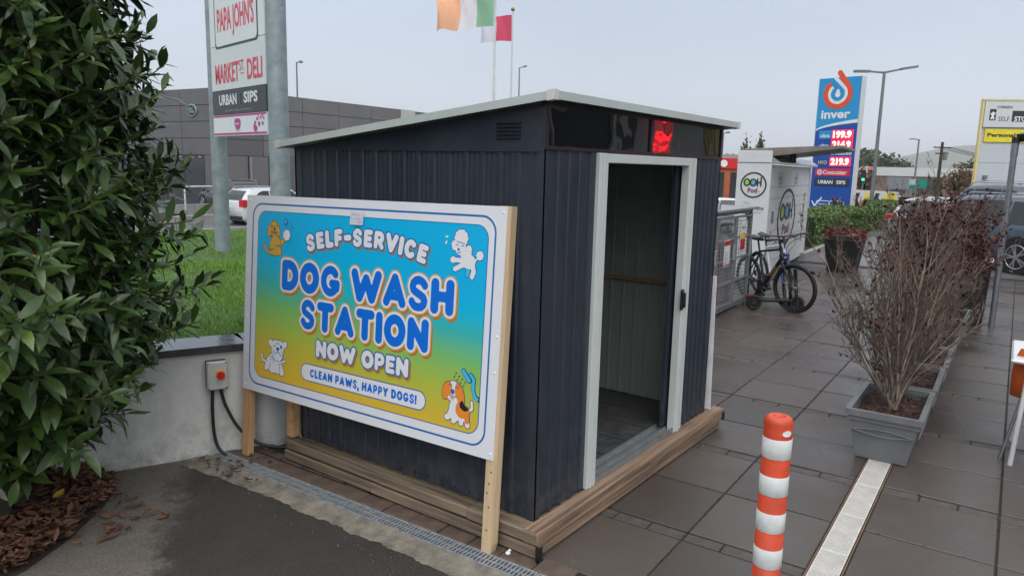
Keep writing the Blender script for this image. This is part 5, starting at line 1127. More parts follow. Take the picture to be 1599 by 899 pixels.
q = MB(); taper_box(q, .5, .5, .66, .66, 0, .62); q.build('tub', mat('tub_black', (.013, .013, .014), .4), fpn)
MB().box(-.345, .345, -.345, .345, .621, .655, .01).build('rim', mat('tub_black', (.013, .013, .014)), fpn)
fl = leaf_box('flowers', [(-.28, 0), (.28, 0)], .26, .10, 700, mat('flower_red', (.26, .012, .016), .6, col2=(.07, .02, .02), island=True), .03, fpn, 5); fl.location = (0, 0, .655); tag(fl, kind='stuff')
MB().box(-.26, .26, -.26, .26, .66, .70).build('soil', m_bsoil, fpn)
# ------------------------------------------------------------------ pylon sign on the lawn
PLp = Vector((2.99, 7.45, .66)); PRp = Vector((2.655, 5.639, .66))
py_ = empty('pylon_sign', (PRp.x, PRp.y, .66), 0, 'tall two-post roadside pylon sign with stacked shop name panels', 'sign')
m_post = mat('post_galvanised', (.27, .32, .335), .5, .35, var=.22, scale=7, bump=.4, bscale=30)
for P, r in ((PLp, .105), (PRp, .118)):
    q = P-PRp; MB().cyl((q.x, q.y, -.3), (q.x, q.y, 5.2), r, n=28).build('post', m_post, py_)
dv = (PRp-PLp); dv.z = 0; L_ = dv.length; dv.normalize(); nv = Vector((dv.y, -dv.x, 0))     # faces the camera side
if nv.dot(camp-PRp) < 0: nv = -nv
e_ = Vector((0, 0, 1)).cross(nv)      # reading direction
lft = PLp if (PLp-PRp).dot(e_) < 0 else PRp
w0 = .19; PWd = L_-.22
pM = frame(lft+e_*w0-Vector((0, 0, .66))+nv*.10, e_, (0, 0, 1)); 
def pframe(): return Matrix.Translation((-PRp.x, -PRp.y, -.66)) @ pM
m_pan = mat('panel_white', (.66, .69, .70), .45, var=.03); m_pgrey = mat('panel_pale', (.60, .64, .645), .45, var=.03)
def ppanel(z0, z1, m, name='name_panel', th=.06):
    o = MB().box(0, PWd, z0, z1, -th/2, th/2).build(name, m, py_); o.matrix_local = pframe(); return o
ZB = 2.235
m_mag = mat('panel_magenta', (.42, .035, .22), .45); m_blkp = mat('panel_black', (.030, .034, .045), .4); m_crim = mat('panel_crimson', (.64, .06, .10), .5)
a = ppanel(ZB, ZB+.265, m_pan); 
for z0, z1 in ((.012, .036), (.240, .262)): MB().box(.01, PWd-.01, ZB+z0, ZB+z1, .031, .033).build('stripe', m_mag, a)
lips = lambda s: (lambda X, Y: np.minimum(np.minimum(s_ell(X, Y, -.035*s, .015*s, .055*s, .05*s), s_ell(X, Y, .035*s, .015*s, .055*s, .05*s)), s_ell(X, Y, 0, -.02*s, .075*s, .05*s)))
def lipat(x, y, s, rz=0): o = contour(lips(s), -.1*s, .1*s, -.08*s, .08*s, .006*max(s, .5)).build('lips_mark', m_mag, a, loc=(x, ZB+y, .034)); o.rotation_euler = (0, 0, rz)
lipat(PWd*.48, .145, 1.05); put_text('SMACKD', a, m_pan, PWd*.48, ZB+.145, .036, .025, .12, .04); put_text('NAIL STUDIO', a, mat('ink_pale', (.4, .4, .42)), PWd*.48, ZB+.062, .034, .018, .15, 0)
for x, y, s in ((.80, .085, .62), (.87, .13, .36), (.93, .135, .3), (.80, .15, .28), (.84, .19, .3), (.90, .205, .26), (.95, .195, .24), (.93, .225, .2), (.86, .225, .18)): lipat(PWd*x, y, s, random.uniform(-.6, .6))
b = ppanel(ZB+.272, ZB+.575, m_blkp)
put_text('URBAN', b, m_pan, PWd*.31, ZB+.455, .034, .135, .62*.9, .035); put_text('SIPS', b, m_pan, PWd*.735, ZB+.460, .034, .135, .40, .035); put_text('GOURMET LIQUID EXPERIENCE', b, mat('ink_pale', (.4, .4, .42)), PWd*.5, ZB+.315, .034, .022, .8, 0)
MB().prism([(-.022, .07), (.022, .07), (.014, -.07), (-.014, -.07)], 0, .002).build('cup_mark', mat('cup_grey', (.06, .08, .09), .5), b, loc=(PWd*.535, ZB+.45, .032))
c_ = ppanel(ZB+.582, ZB+1.135, m_pgrey)
put_text('MARKET', c_, m_crim, PWd*.31, ZB+.79, .034, .24, .74, .02); put_text('DELI', c_, m_crim, PWd*.82, ZB+.79, .034, .24, .42, .02); put_text('ST.', c_, m_crim, PWd*.595, ZB+.85, .034, .13, .15, .005)
MB().box(PWd*.565, PWd*.63, ZB+.75, ZB+.76, .033, .034).build('rule', m_crim, c_)
d_ = ppanel(ZB+1.143, ZB+2.5, m_pan)
m_dgr = mat('panel_deepgreen', (.012, .075, .055), .5)
def crest(g): return lambda X, Y: np.maximum(s_rbox(X, Y, -.62-g, .62+g, -.40-g, .9, .06), np.hypot(X*.72, Y+.38)-.72-g)
zc = ZB+1.53; xc = PWd*.5
contour(crest(.028), -.8, .8, -.6, .6, .03).build('crest', m_dgr, d_, loc=(xc, zc, .0325)); contour(crest(0), -.8, .8, -.6, .6, .03).build('crest', m_pan, d_, loc=(xc, zc, .034))
put_text("PAPA JOHN'S", d_, m_crim, xc, zc-.12, .036, .38, 1.1, .025)
contour(lambda X, Y: np.minimum(s_rbox(X, Y, -.30, .30, .30, .46, .02), np.minimum(s_seg(X, Y, (-.30, .36), (-.36, .22)), s_seg(X, Y, (.12, .36), (.08, .24)))-.03), -.45, .45, .1, .5, .02).build('ribbon', m_dgr, d_, loc=(xc, zc, .0365))
contour(lambda X, Y: np.minimum(s_seg(X, Y, (-.32, .30), (-.31, .2)), s_seg(X, Y, (.13, .34), (.2, .27)))-.028, -.45, .45, .1, .5, .02).build('ribbon', m_crim, d_, loc=(xc, zc, .038))

# ------------------------------------------------------------------ cars
m_gls = mat('car_glass', (.014, .017, .019), .06, spec=.7); m_trimk = mat('car_trim_black', (.012, .012, .013), .5); m_rimS = mat('alloy_rim', (.45, .46, .47), .3, .8); m_tl = mat('tail_light', (.50, .012, .015), .25); m_hl = mat('head_light', (.65, .67, .68), .15); m_plate = mat('number_plate', (.62, .62, .6), .5)
def car(loc, rz, m_body, label, tl=(.56, .64), L=4.6, Wd=1.86, H=1.64, suv=True, group='parked and passing cars', rails=True, wr=.35):
    t = empty('car', loc, rz, label, 'car', group); h = Wd/2; belt = .60*H; gc = .22
    X = np.array([-L/2, -L/2+.06, -L/2+.22, -L/2+.48, -L/2+.95, -.5, 0, .35, .75, 1.15, L/2-.75, L/2-.30, L/2-.10, L/2])
    top = np.interp(X, [-L/2, -L/2+.06, -L/2+.22, -L/2+.48, -L/2+.95, -.3, .35, 1.15, L/2-.75, L/2-.3, L/2-.1, L/2], [.62*H, .66*H, .80*H, .955*H, .99*H, H, .97*H, .655*H, .62*H, .575*H, .50*H, .40*H])
    hw = np.interp(X, [-L/2, -L/2+.1, -L/2+.5, L/2-.6, L/2-.2, L/2], [.86*h, .94*h, h, h, .90*h, .72*h]); bt = np.minimum(belt+.02*(X < 0), top-.02)
    rw_ = np.interp(X, [-L/2, -L/2+.22, -L/2+.6, .3, 1.15, L/2], [.80*h, .74*h, .72*h, .72*h, .82*h, .68*h]); V = []; n = 13
    for i in range(len(X)):
        s = [(hw[i]*.90, gc), (hw[i]*.985, gc+.14), (hw[i], .42*H*.9), (hw[i]*.985, bt[i]-.09), (hw[i]*.955, bt[i]), (rw_[i]+(hw[i]*.955-rw_[i])*.18, bt[i]+(top[i]-bt[i])*.88)]
        s = s+[(rw_[i]*.86, top[i])]; full = [(y, z) for y, z in s]+[(-y, z) for y, z in reversed(s)]
        full = full[:7]+full[7:]; V += [(X[i], y, z) for y, z in full]
    n = 14; F = [(i*n+k, i*n+(k+1) % n, (i+1)*n+(k+1) % n, (i+1)*n+k) for i in range(len(X)-1) for k in range(n)]; F += [tuple(range(n))[::-1], tuple((len(X)-1)*n+k for k in range(n))]
    F = [f[::-1] for f in F]
    MB().add(V, F, True).build('body', m_body, t)
    def sidept(x, f, s, off=.006):   # f 0 belt .. 1 roof edge
        b, tp, hh, rr_ = (float(np.interp(x, X, q)) for q in (bt, top, hw, rw_)); y0 = hh*.955; y1 = rr_+(hh*.955-rr_)*.18; z0 = b; z1 = b+(tp-b)*.88; return (x, s*(y0+(y1-y0)*f+off), z0+(z1-z0)*f)
    for s in (1, -1):
        for a, b_, ta, tb2 in ((-L/2+.42, -.95, .55, .92), (-.90, .02, .94, .95), (.08, 1.02, .96, .30)):
            n_ = 6; VV = []
            for k in range(n_+1):
                x = a+(b_-a)*k/n_; f1 = ta+(tb2-ta)*(k/n_)
                if b_ > 1: f1 = .96 if x < .38 else max(.08, .96-(x-.38)*1.32)
                if a < -1.5: f1 = min(.93, .30+(x-a)*1.1)
                VV += [sidept(x, .06, s), sidept(x, f1, s)]
            MB().add(VV, [(2*k, 2*k+2, 2*k+3, 2*k+1)[::s] for k in range(n_)], True).build('window', m_gls, t)
        MB().box(-L/2+.75, L/2-.75, s*h*.955-.03, s*h*.955+.035, gc-.02, gc+.10).build('sill', m_trimk, t)
        for x in (-L*.295, L*.295):
            MB().cyl((x, s*(h-.10), wr), (x, s*(h+.004), wr), wr+.075, n=28).build('wheel_arch', m_trimk, t)
            w = bpy.data.objects.new('wheel', None); COL.objects.link(w); w.parent = t; w.location = (x, s*(h-.085), wr)
            MB().cyl((0, s*-.1, 0), (0, s*.105, 0), wr, n=32).build('tyre', m_rub, w); rm = MB().cyl((0, s*.1055, 0), (0, s*.108, 0), wr*.70, n=28); rm.build('rim_recess', m_trimk, w)
            sp = MB()
            for k in range(5):
                for dd_ in (-.10, .10): an = 2*math.pi*k/5+dd_; sp.bar((.04*math.cos(an), s*.116, .04*math.sin(an)), (wr*.68*math.cos(an+dd_*.7), s*.112, wr*.68*math.sin(an+dd_*.7)), .03, .014, (0, 1, 0))
            sp.tube([(wr*.69*math.cos(2*math.pi*k/28), s*.11, wr*.69*math.sin(2*math.pi*k/28)) for k in range(28)], .014, 5, closed=True); sp.cyl((0, s*.108, 0), (0, s*.122, 0), .055, n=14); sp.build('rim', m_rimS, w)
        for x in (-.55, .45): MB().box(x-.11, x+.11, s*h*.99-.012, s*h*.99+.022, belt-.14, belt-.115, .004).build('door_handle', m_body, t)
        sm_ = MB()
        for x in (-.93, .05, 1.02): sm_.box(x-.004, x+.004, s*h*.985-.004, s*h*.985+.011, gc+.16, belt-.05)
        sm_.build('door_seam', m_trimk, t)
        MB().box(.98, 1.16, s*(h+.02)-.11*(s < 0)-.02, s*(h+.02)+.11*(s > 0)+.02, belt+.0, belt+.13, .03).build('mirror', m_body, t)
        if rails: MB().tube([(-L/2+.55, s*h*.70, .965*H), (-L/2+.75, s*h*.71, H+.035), (.15, s*h*.71, H+.03), (.35, s*h*.70, .975*H)], .016, 6).build('roof_rail', m_rimS, t)
        MB().box(-L/2-.02, -L/2+.17, min(s*h*.60, s*h*.97), max(s*h*.60, s*h*.97), tl[0]*H, tl[1]*H, .02).build('tail_light', m_tl, t); MB().box(L/2-.34, L/2-.06, s*h*.66-.17, s*h*.66+.17, .44*H-.05, .44*H+.06, .02).build('head_light', m_hl, t)
    zf = lambda q: float(np.interp(q, X, top))
    MB().add([(1.10, y*h*.70, zf(1.10)+.012) for y in (1, -1)]+[(.42, y*h*.60, zf(.42)+.012) for y in (-1, 1)], [(0, 1, 2, 3)]).build('windscreen', m_gls, t)
    MB().add([(-L/2+q-.008, y*w_*h, zf(-L/2+q)+.010) for q, w_ in ((.075, .66), (.22, .62), (.42, .56)) for y in (-1, 1)], [(0, 1, 3, 2), (2, 3, 5, 4)]).build('rear_window', m_gls, t)
    MB().box(-L/2-.012, -L/2+.004, -.26, .26, .46*H, .46*H+.11).build('number_plate', m_plate, t); MB().box(-L/2-.02, -L/2+.12, -h*.82, h*.82, gc, gc+.20, .03).build('bumper', m_trimk, t); MB().box(L/2-.14, L/2+.015, -h*.66, h*.66, gc, gc+.2, .03).build('bumper', m_trimk, t)
    return t
def paint(nm, c, r=.28): return mat(nm, c, r, var=.02, coat=.6)
zr = -.872
car((18.05, 27.1, zr), R(2), paint('car_silverwhite', (.55, .57, .58)), 'white estate car with red tail lights driving past behind the pylon sign', tl=(.50, .70), H=1.62, L=4.7)
car((19.5, 33.0, zr+.25), R(80), paint('car_black', (.015, .016, .018)), 'dark car parked in front of the car showroom, half hidden by the bush', H=1.55)
# the blue car parked beyond the planters: rear wheel to the right
hx, hy = .62, .785; rc = Vector((15.87, -1.98)); rwh = 4.5*.295
car((rc.x+hx*rwh-hy*.85*-.0, rc.y+hy*rwh, -.007), math.atan2(hy, hx), paint('car_bluegrey', (.055, .085, .115)), 'blue-grey car with silver alloy wheels parked behind the floodlight pole', L=4.5, H=1.58)
car((20.2, -.75, -.007), math.atan2(.66, .75), paint('car_darkblue', (.05, .065, .09)), 'dark blue car with roof rails parked behind the blue-grey car', H=1.78, L=4.8)
car((21.75, .25, -.007), math.atan2(-.40, .92), paint('car_silver', (.42, .43, .45)), 'silver car parked beside the hedge, seen over the shrubs', H=1.36, L=4.3, rails=False)

# ------------------------------------------------------------------ road behind the lawn
m_line = mat('road_paint', (.62, .62, .60), .6, var=.2, scale=3)
rd = tag(MB().add([(-60, 18.5, -.866), (45, 21.9, -.866), (45, 35.4, -.866), (-60, 31.0, -.866)], [(0,1,2,3)]).build('road', mat('road_asphalt', (.12, .115, .115), .45, var=.2, scale=.6, rvar=.2)), kind='structure')
def rmark(x0, y0, x1, y1, w): 
    d = Vector((x1-x0, y1-y0, 0)).normalized(); n_ = Vector((-d.y, d.x, 0))*w/2; a, b = Vector((x0, y0, -.862)), Vector((x1, y1, -.862)); MB().add([a-n_, b-n_, b+n_, a+n_], [(0,1,2,3)]).build('lane_line', m_line, rd)
rmark(-50, 20.0, 44, 22.6, .14); rmark(-50, 24.2, 44, 26.8, .12); rmark(-50, 29.6, 44, 32.2, .14)
# low boundary wall and white hoops in front of the showroom
lw = empty('boundary_wall', (-10, 31.4, -.87), R(1.6), 'low pale concrete wall along the far side of the road', 'wall')
for k in range(20): MB().box(k*3, k*3+2.98, 0, .3, 0, .62).build('wall_block', mat('wall_block', (.27, .265, .25), .8, var=.2), lw)
MB().box(0, 60, -.8, -.02, -.02, .12).build('kerb', m_kerb, lw)
for i, (x, y) in enumerate(((16.4, 31.95), )):
    h_ = MB().tube([(0, 0, 0), (0, 0, 1.05), (.1, 0, 1.12), (1.5, 0, 1.12), (1.6, 0, 1.05), (1.6, 0, 0)], .05, 8).build('barrier_hoop', mat('hoop_white', (.42, .43, .42), .5)); h_.location = (x, y, -.5)
    tag(h_, 'pale tubular hoop barrier before the showroom', 'barrier')

# ------------------------------------------------------------------ showroom
m_clad = mat('cladding_grey', (.125, .12, .125), .5, var=.10, scale=.5); m_clad2 = mat('cladding_grey_light', (.165, .158, .155), .5, var=.10, scale=.5); m_gl2 = mat('showroom_glass', (.045, .05, .055), .08, spec=.7)
C0 = Vector((20.6, 35.75, -.9)); dR = Vector((18.4, 1.55, 0)); dR.normalize(); dL = Vector((-dR.y, dR.x, 0)); dLs = Vector((2.53, 9.38, 0)).normalized()
HBd = 6.75
sr = empty('car_showroom', M=frame(C0, dR, (0, 0, 1)), label='dark grey clad car showroom with oval emblem across the road', cat='building')
# local x along right face, y up, z towards viewer; left face runs along -z direction with a small skew
iM = frame(C0, dR, (0, 0, 1)).inverted().to_3x3(); dl = iM @ dLs
MB().prism([(0, 0), (30, 0), (30, 24), (0, 24)], 0, HBd-.05, Matrix(((1,0,0,0),(0,0,1,0),(0,-1,0,0),(0,0,0,1)))).build('wall', mat('showroom_core', (.05, .05, .053), .7), sr)
def facep(o3, u3, w, h, th, m, name, x, y): # panel on a face: origin dir
    u = Vector(u3).normalized(); n_ = u.cross(Vector((0, 1, 0))).normalized() 
    a = Vector(o3)+u*x+Vector((0, y, 0)); V = [a, a+u*w, a+u*w+Vector((0, h, 0)), a+Vector((0, h, 0))]; V += [v+n_*th for v in V]
    return MB().add(V, [(0,1,2,3)[::-1],(4,5,6,7),(0,1,5,4),(1,2,6,5),(2,3,7,6),(3,0,4,7)]).build(name, m, sr)
rows = [(3.1, .92), (4.03, .92), (4.96, .88), (5.85, .90)]
for (y, h) in rows:
    for k in range(5): facep((0, 0, 0.0), (1, 0, 0), 3.05, h-.025, .05, m_clad2 if k > 0 else m_clad, 'cladding_panel', .01+k*3.09, y)
    for k in range(5): facep((0, 0, 0), (0, 0, -1), 3.05, h-.025, -.05, m_clad, 'cladding_panel', .01+k*3.09, y)
for x, w, m in ((.05, 1.9, m_clad2), (2.2, 1.2, m_clad2), (3.5, 3.6, m_clad)): facep((0, 0, 0), (1, 0, 0), w, 3.05, .05, m, 'cladding_panel', x, .02)
for k in range(7): facep((0, 0, 0), (1, 0, 0), 1.5, 2.7, .03, m_gl2, 'window_pane', 7.4+k*1.55, .2)
for k in range(6): facep((0, 0, 0), (0, 0, -1), 1.75, 2.7, -.03, m_gl2, 'window_pane', 1.2+k*1.8, .2)
facep((0, 0, 0), (0, 0, -1), 1.1, 3.05, -.05, m_clad, 'cladding_panel', .02, .02)
MB().box(7.25-.17, 7.25+.17, 0, 3.08, .2, .5).build('column', mat('column_white', (.68, .68, .68), .5), sr); MB().box(2.0, 2.12, 0, 3.05, .1, .2).build('column', mat('column_steel', (.4, .4, .4), .3, .6), sr)
facep((0, 0, 0), (1, 0, 0), 1.6, HBd-.9, .06, mat('cladding_white', (.50, .49, .47), .6, var=.05), 'cladding_panel', 15.5, .9); facep((0, 0, 0), (1, 0, 0), 6, HBd-.3, .05, m_clad, 'cladding_panel', 17.15, .2)
for k in range(6): facep((0, 0, 0), (0, 0, -1), .25, .06, -.06, mat('canopy_light', (.5, .42, .3), .5), 'light_strip', 1.4+k*1.8, 2.95)
# oval emblem on the left face
eo = Vector((0, 5.55, -2.0)); em = bpy.data.objects.new('emblem', None); COL.objects.link(em); em.parent = sr; em.matrix_local = frame(eo+Vector((-.07, 0, 0)), (0, 0, 1), (0, 1, 0))
for s, m, z in ((1.0, mat('emblem_silver', (.5, .52, .52), .3, .4), 0), (.86, mat('emblem_green', (.015, .06, .045), .4), .03)): MB().prism([((.34*1.25)*s*math.cos(2*math.pi*i/32), .34*s*math.sin(2*math.pi*i/32)) for i in range(32)], z, z+.06).build('emblem_plate', m, em)
put_text('LAND-', em, mat('emblem_silver', (.5, .5, .5)), -.05, .07, .095, .11, .45, .02); put_text('ROVER', em, mat('emblem_silver', (.5, .5, .5)), .05, -.09, .095, .11, .48, .02)

# ------------------------------------------------------------------ flags and poles
def flag(name, pole, H, r, label, bands, z_top, fh, fl, d, amp, seed, mats, ball=True, label2=''):
    t = empty('flag_pole', (pole[0], pole[1], gz(0, pole[1])), 0, label, 'flag pole', 'white flag poles'); z0 = float(gz(0, pole[1]))
    MB().cyl((0, 0, 0), (0, 0, H-z0), r*1.25, r*.7, 14).build('pole', mat('pole_white', (.62, .63, .62), .4), t)
    if ball: MB().lathe([(.001, .14), (.06, .12), (.09, .06), (.09, .03), (.05, -.02), (.001, -.03)], 12, (0, 0, H-z0)).build('finial', mat('finial_gold', (.30, .18, .05), .35, .5), t)
    f = empty('flag', (pole[0], pole[1], z_top), 0, label2, 'flag'); nx, nz = 36, 16; d = Vector(d).normalized(); sd2 = Vector((-d.y, d.x, 0)); rg = random.Random(seed)
    def pt(u, v):
        sag = -.16*fl*u**1.6*(.6+.4*v)+.10*fl*max(0, u-.55)*math.sin(u*9); w = amp*(.25+u)*math.sin(u*6.0+v*1.4+seed)+.5*amp*u*math.sin(u*13+v*3)
        return d*(.04+u*fl*(.93-.05*math.sin(v*3)))+sd2*w+Vector((0, 0, -v*fh*(1-.08*u)+sag+.06*amp*math.sin(u*9+v*5)))
    for (a, b_, m) in bands:
        V = []; n_ = 13
        for i in range(n_+1):
            for j in range(nz+1): V.append(pt(a+(b_-a)*i/n_, j/nz))
        MB().add(V, [(i*(nz+1)+j, (i+1)*(nz+1)+j, (i+1)*(nz+1)+j+1, i*(nz+1)+j+1) for i in range(n_) for j in range(nz)], True).build('flag_band', m, f)
vl = -Vector((rr.x, rr.y, 0)).normalized()      # wind blows to the left of the picture
fm = lambda nm, c: mat(nm, c, .8, var=.05)
flag('a', (21.43, 17.08), 9.4, .055, 'thicker white flag pole carrying the tricolour flag', [(0, .34, fm('flag_green', (.26, .50, .32))), (.34, .67, fm('flag_white', (.72, .72, .76))), (.67, 1, fm('flag_orange', (.80, .42, .25)))], 8.95, 1.45, 2.55, vl+Vector((.25, .1, 0)), .30, 1, None, label2='green, white and orange flag blowing to the left')
flag('b', (24.84, 18.74), 8.85, .045, 'white flag pole with a gold ball on top', [(0, .5, fm('flag_red', (.62, .07, .14))), (.5, 1, fm('flag_pale', (.70, .68, .78)))], 8.66, 1.12, 1.55, vl+Vector((.1, 0, 0)), .16, 3, None, label2='red and white flag on the right pole')

# ------------------------------------------------------------------ street lamps
m_lamp = mat('lamp_grey', (.19, .20, .205), .5, .3)
def lamp(x, y, z0, zt, r, heads, label, bend=0.0):
    t = empty('street_lamp', (x, y, z0), 0, label, 'street lamp', 'street lamps'); h = zt-z0
    MB().cyl((0, 0, 0), (0, 0, h), r, r*.62, 10).build('pole', m_lamp, t)
    for dx, dy, dz, l in heads:
        a = MB(); d = Vector((dx, dy, 0)); a.cyl((0, 0, h-.05), d*(l*.55)+Vector((0, 0, h+dz*.55)), r*.5, r*.4, 8); a.build('arm', m_lamp, t)
        q0 = d*(l*.5)+Vector((0, 0, h+dz*.5)); q1 = d*l+Vector((0, 0, h+dz)); MB().bar(q0, q1, .3, .11).build('lamp_head', m_lamp, t)
rv = Vector((rr.x, rr.y, 0)).normalized()
lamp(39.9, 6.0, -1.31, 7.2, .115, [(rv.x, rv.y, .28, 1.65), (-rv.x, -rv.y, -.02, 1.55)], 'tall twin headed street lamp right of the fuel price sign')
lamp(26.6, 36.5, -.87, 7.95, .075, [(rv.x, rv.y, .02, .35)], 'slim street lamp in front of the grey showroom')
lamp(47.3, 34.7, -1.31, 9.95, .08, [(rv.x, rv.y, .12, .6)], 'small far street lamp just right of the flag poles')
lamp(89, 11, -1.31, 5.9, .13, [(-rv.x, -rv.y, .0, 1.0)], 'tiny distant street lamp beyond the white warehouse wall')
lamp(46.7, 16.9, -1.31, 4.55, .06, [(rv.x, rv.y, .02, .4)], 'thin lamp post between the shed and the parcel locker')

# ------------------------------------------------------------------ fuel price sign
PB0 = Vector((25.68, 5.46, 0)); PB1 = Vector((25.34, 3.98, 0)); pe = (PB1-PB0); pw = pe.length; KS = pw/2.06
fsM = frame((PB0.x, PB0.y, 0), pe, (0, 0, 1)); fs = empty('price_sign', M=fsM, label='tall blue fuel price sign with red lit prices', cat='sign')
m_cyb = mat('sign_skyblue', (.018, .30, .62), .35, var=.02); m_blu = mat('sign_deepblue', (.008, .075, .36), .35, var=.02); m_swh = mat('sign_bright_white', (.80, .80, .80), .35); m_sor = mat('sign_orange', (.80, .085, .02), .35)
FH = 5.30; cab = MB().box(0, pw, .0, FH, -.32, -.001).build('cabinet', m_blu, fs); MB().box(-.025, -.001, 0, FH, -.32, .004).box(pw+.001, pw+.025, 0, FH, -.32, .004).build('edge_trim', m_lw, fs)
fx = lambda u: u*pw; fz = lambda v: FH*(1-v)  # v measured down from the top as share of 4.95 m visible
cur = lambda X: FH-1.84+.38*np.sqrt(np.clip(X/pw, 0, 1))**1.0
contour(lambda X, Y: np.maximum(s_rbox(X, Y, .005, pw-.005, FH-2.2, FH-.005, .002), cur(X)-Y), 0, pw, FH-2.2, FH, .03).build('upper_panel', m_cyb, fs, loc=(0, 0, .002)); contour(lambda X, Y: np.maximum(s_rbox(X, Y, .005, pw-.005, FH-2.2, FH, .002), np.abs(Y-cur(X)+.02+.035*X/pw)-.028-.035*X/pw), 0, pw, FH-2.2, FH, .02).build('swoosh', m_swh, fs, loc=(0, 0, .005))
def drop(th, rad, tip):
    pts = arc(0, 0, rad, rad, 138, 402, 30)+[tip]
    return lambda X, Y: s_poly(X, Y, pts)-th
lx, ly = pw*.47, FH-.56
for nm, m, th, rad, tip, z in (('logo_outer', m_sor, .092, .435, (.02, .72), .010), ('logo_middle', m_swh, .062, .295, (-.12, .55), .012), ('logo_inner', m_cyb, .066, .185, (-.14, .40), .014)): contour(drop(th, rad, tip), -.75, .75, -.75, .9, .02).build(nm, m, fs, loc=(lx, ly, z))
contour(lambda X, Y: np.minimum(np.hypot(X, Y)-.10, np.maximum(s_seg(X, Y, (0, 0), (0, .12))-.06, -1)), -.2, .2, -.2, .25, .015).build('logo_drop', m_swh, fs, loc=(lx, ly-.02, .016))
put_text('inver', fs, m_swh, pw*.46, FH-1.27, .012, .30, pw*.70, .03)
m_pr = mat('price_backing', (.45, .005, .05), .4); m_prl = mat('price_lit_red', (.85, .02, .10), .5, emit=.55, var=0); m_dig = mat('price_digit', (1.0, .80, .55), .5, emit=1.1, var=0)
for i, (v, tx, fu, fm_, col) in enumerate(((1.98, '199.9', 'ultra', m_cyb, m_swh), (2.33, '214.9', 'ultra', m_blu, m_swh), (2.93, '219.9', 'HVO', m_blu, m_yel))):
    zc_ = FH-v; dp_ = MB().box(pw*.42, pw*.93, zc_-.165, zc_+.165, .002, .03).build('price_display', m_prl, fs); put_text(tx, dp_, m_dig, pw*.67, zc_, .032, .25, pw*.44, .05, name='price_digits')
    pl = MB().box(pw*.10, pw*.40, zc_-.14, zc_+.15, .002, .01).build('fuel_plate', fm_, fs); put_text(fu, pl, col, pw*.25, zc_-.03, .012, .13, pw*.22, .02)
put_text('unleaded', fs, m_swh, pw*.68, FH-2.63, .004, .13, pw*.5, .01, shear=.2)
cc = MB().box(pw*.09, pw*.93, FH-3.44, FH-3.18, .002, .02).build('name_plate', mat('plate_crimson', (.62, .02, .06), .4), fs); put_text('Costcutter', cc, m_swh, pw*.57, FH-3.31, .022, .15, pw*.58, .02)
contour(lambda X, Y: np.minimum(np.abs(np.hypot(X, Y)-.085)-.012, np.abs(np.hypot(X, Y)-.045)-.012), -.11, .11, -.11, .11, .01).build('ring_mark', m_swh, cc, loc=(pw*.20, FH-3.31, .022))
uc = MB().box(pw*.09, pw*.93, FH-3.79, FH-3.53, .002, .02).build('name_plate', m_blkp, fs); put_text('URBAN', uc, m_swh, pw*.36, FH-3.66, .022, .13, pw*.36, .03); put_text('SIPS', uc, m_swh, pw*.74, FH-3.66, .022, .13, pw*.22, .03)
contour(lambda X, Y: np.abs(s_rbox(X, Y, .36, 1.02, -.11, .11, .04))-.012, .2, 1.2, -.2, .2, .012).build('service_mark', m_swh, fs, loc=(0, FH-4.45, .004), scale=(KS, 1, 1)); contour(lambda X, Y: np.abs(s_rbox(X, Y, 1.06, 1.74, -.12, .12, .04))-.012, 1.0, 1.85, -.2, .2, .012).build('service_mark', m_swh, fs, loc=(0, FH-4.45, .004), scale=(KS, 1, 1))
contour(lambda X, Y: np.minimum(s_poly(X, Y, [(.14, .06), (.28, -.1), (.62, .2)]), 1)-.028, .05, .75, -.2, .3, .015).build('tick_mark', m_swh, fs, loc=(0, FH-4.43, .006), scale=(KS, 1, 1)); put_text('station', fs, m_swh, .68*KS, FH-4.45, .004, .07, .42*KS, .0); put_text('services', fs, m_cyb, 1.38*KS, FH-4.47, .004, .07, .5*KS, .02)
# spiky plants at its foot
for i, (x, y) in enumerate(((24.7, 4.25), (24.9, 3.55))):
    mb = MB()
    for k in range(28):
        a = random.uniform(0, 6.3); l = random.uniform(.35, .6); p0 = Vector((0, 0, 0)); p1 = Vector((math.cos(a)*l*.45, math.sin(a)*l*.45, l*.8)); p2 = Vector((math.cos(a)*l*.9, math.sin(a)*l*.9, l*.95)); s = Vector((-math.sin(a), math.cos(a), 0))*.018
        mb.add([p0-s, p0+s, p1+s, p1-s, p2], [(0, 1, 2, 3), (3, 2, 4)], True)
    o = mb.build('spiky_plant', mat('cordyline', (.09, .035, .025), .6, col2=(.16, .08, .04), island=True), loc=(x, y, .66)); tag(o, ('left' if i == 0 else 'right')+' reddish spiky plant at the foot of the price sign', 'plant', 'spiky plants')

# ------------------------------------------------------------------ self storage building
S0 = Vector((35.7, 1.12, -1.32)); sdv = Vector((.50, -.87, 0)).normalized(); ss = empty('storage_building', M=frame(S0, sdv, (0, 0, 1)), label='white self storage building with yellow trim and banner', cat='building')
m_sb = mat('storage_white', (.52, .545, .57), .5, var=.03, scale=.4); m_yt = mat('storage_yellow', (.72, .58, .25), .5, var=.1); SHT = 6.55
MB().prism([(.02, .03), (26, .03), (26, 16), (14, 16)], 0, SHT-.02, Matrix(((1,0,0,0),(0,0,1,0),(0,-1,0,0),(0,0,0,1)))).build('wall', m_sb, ss)
for k in range(6): MB().box(.0, 26, .0+k*.78, .765+k*.78, -.0295, 0).build('cladding_panel', m_sb, ss)
MB().box(-.08, 0.0, 0, SHT-.001, -.12, .06).build('edge_trim', m_yt, ss); MB().box(-.08, 26, SHT-.0, SHT+.07, -.12, .08).build('edge_trim', m_yt, ss)
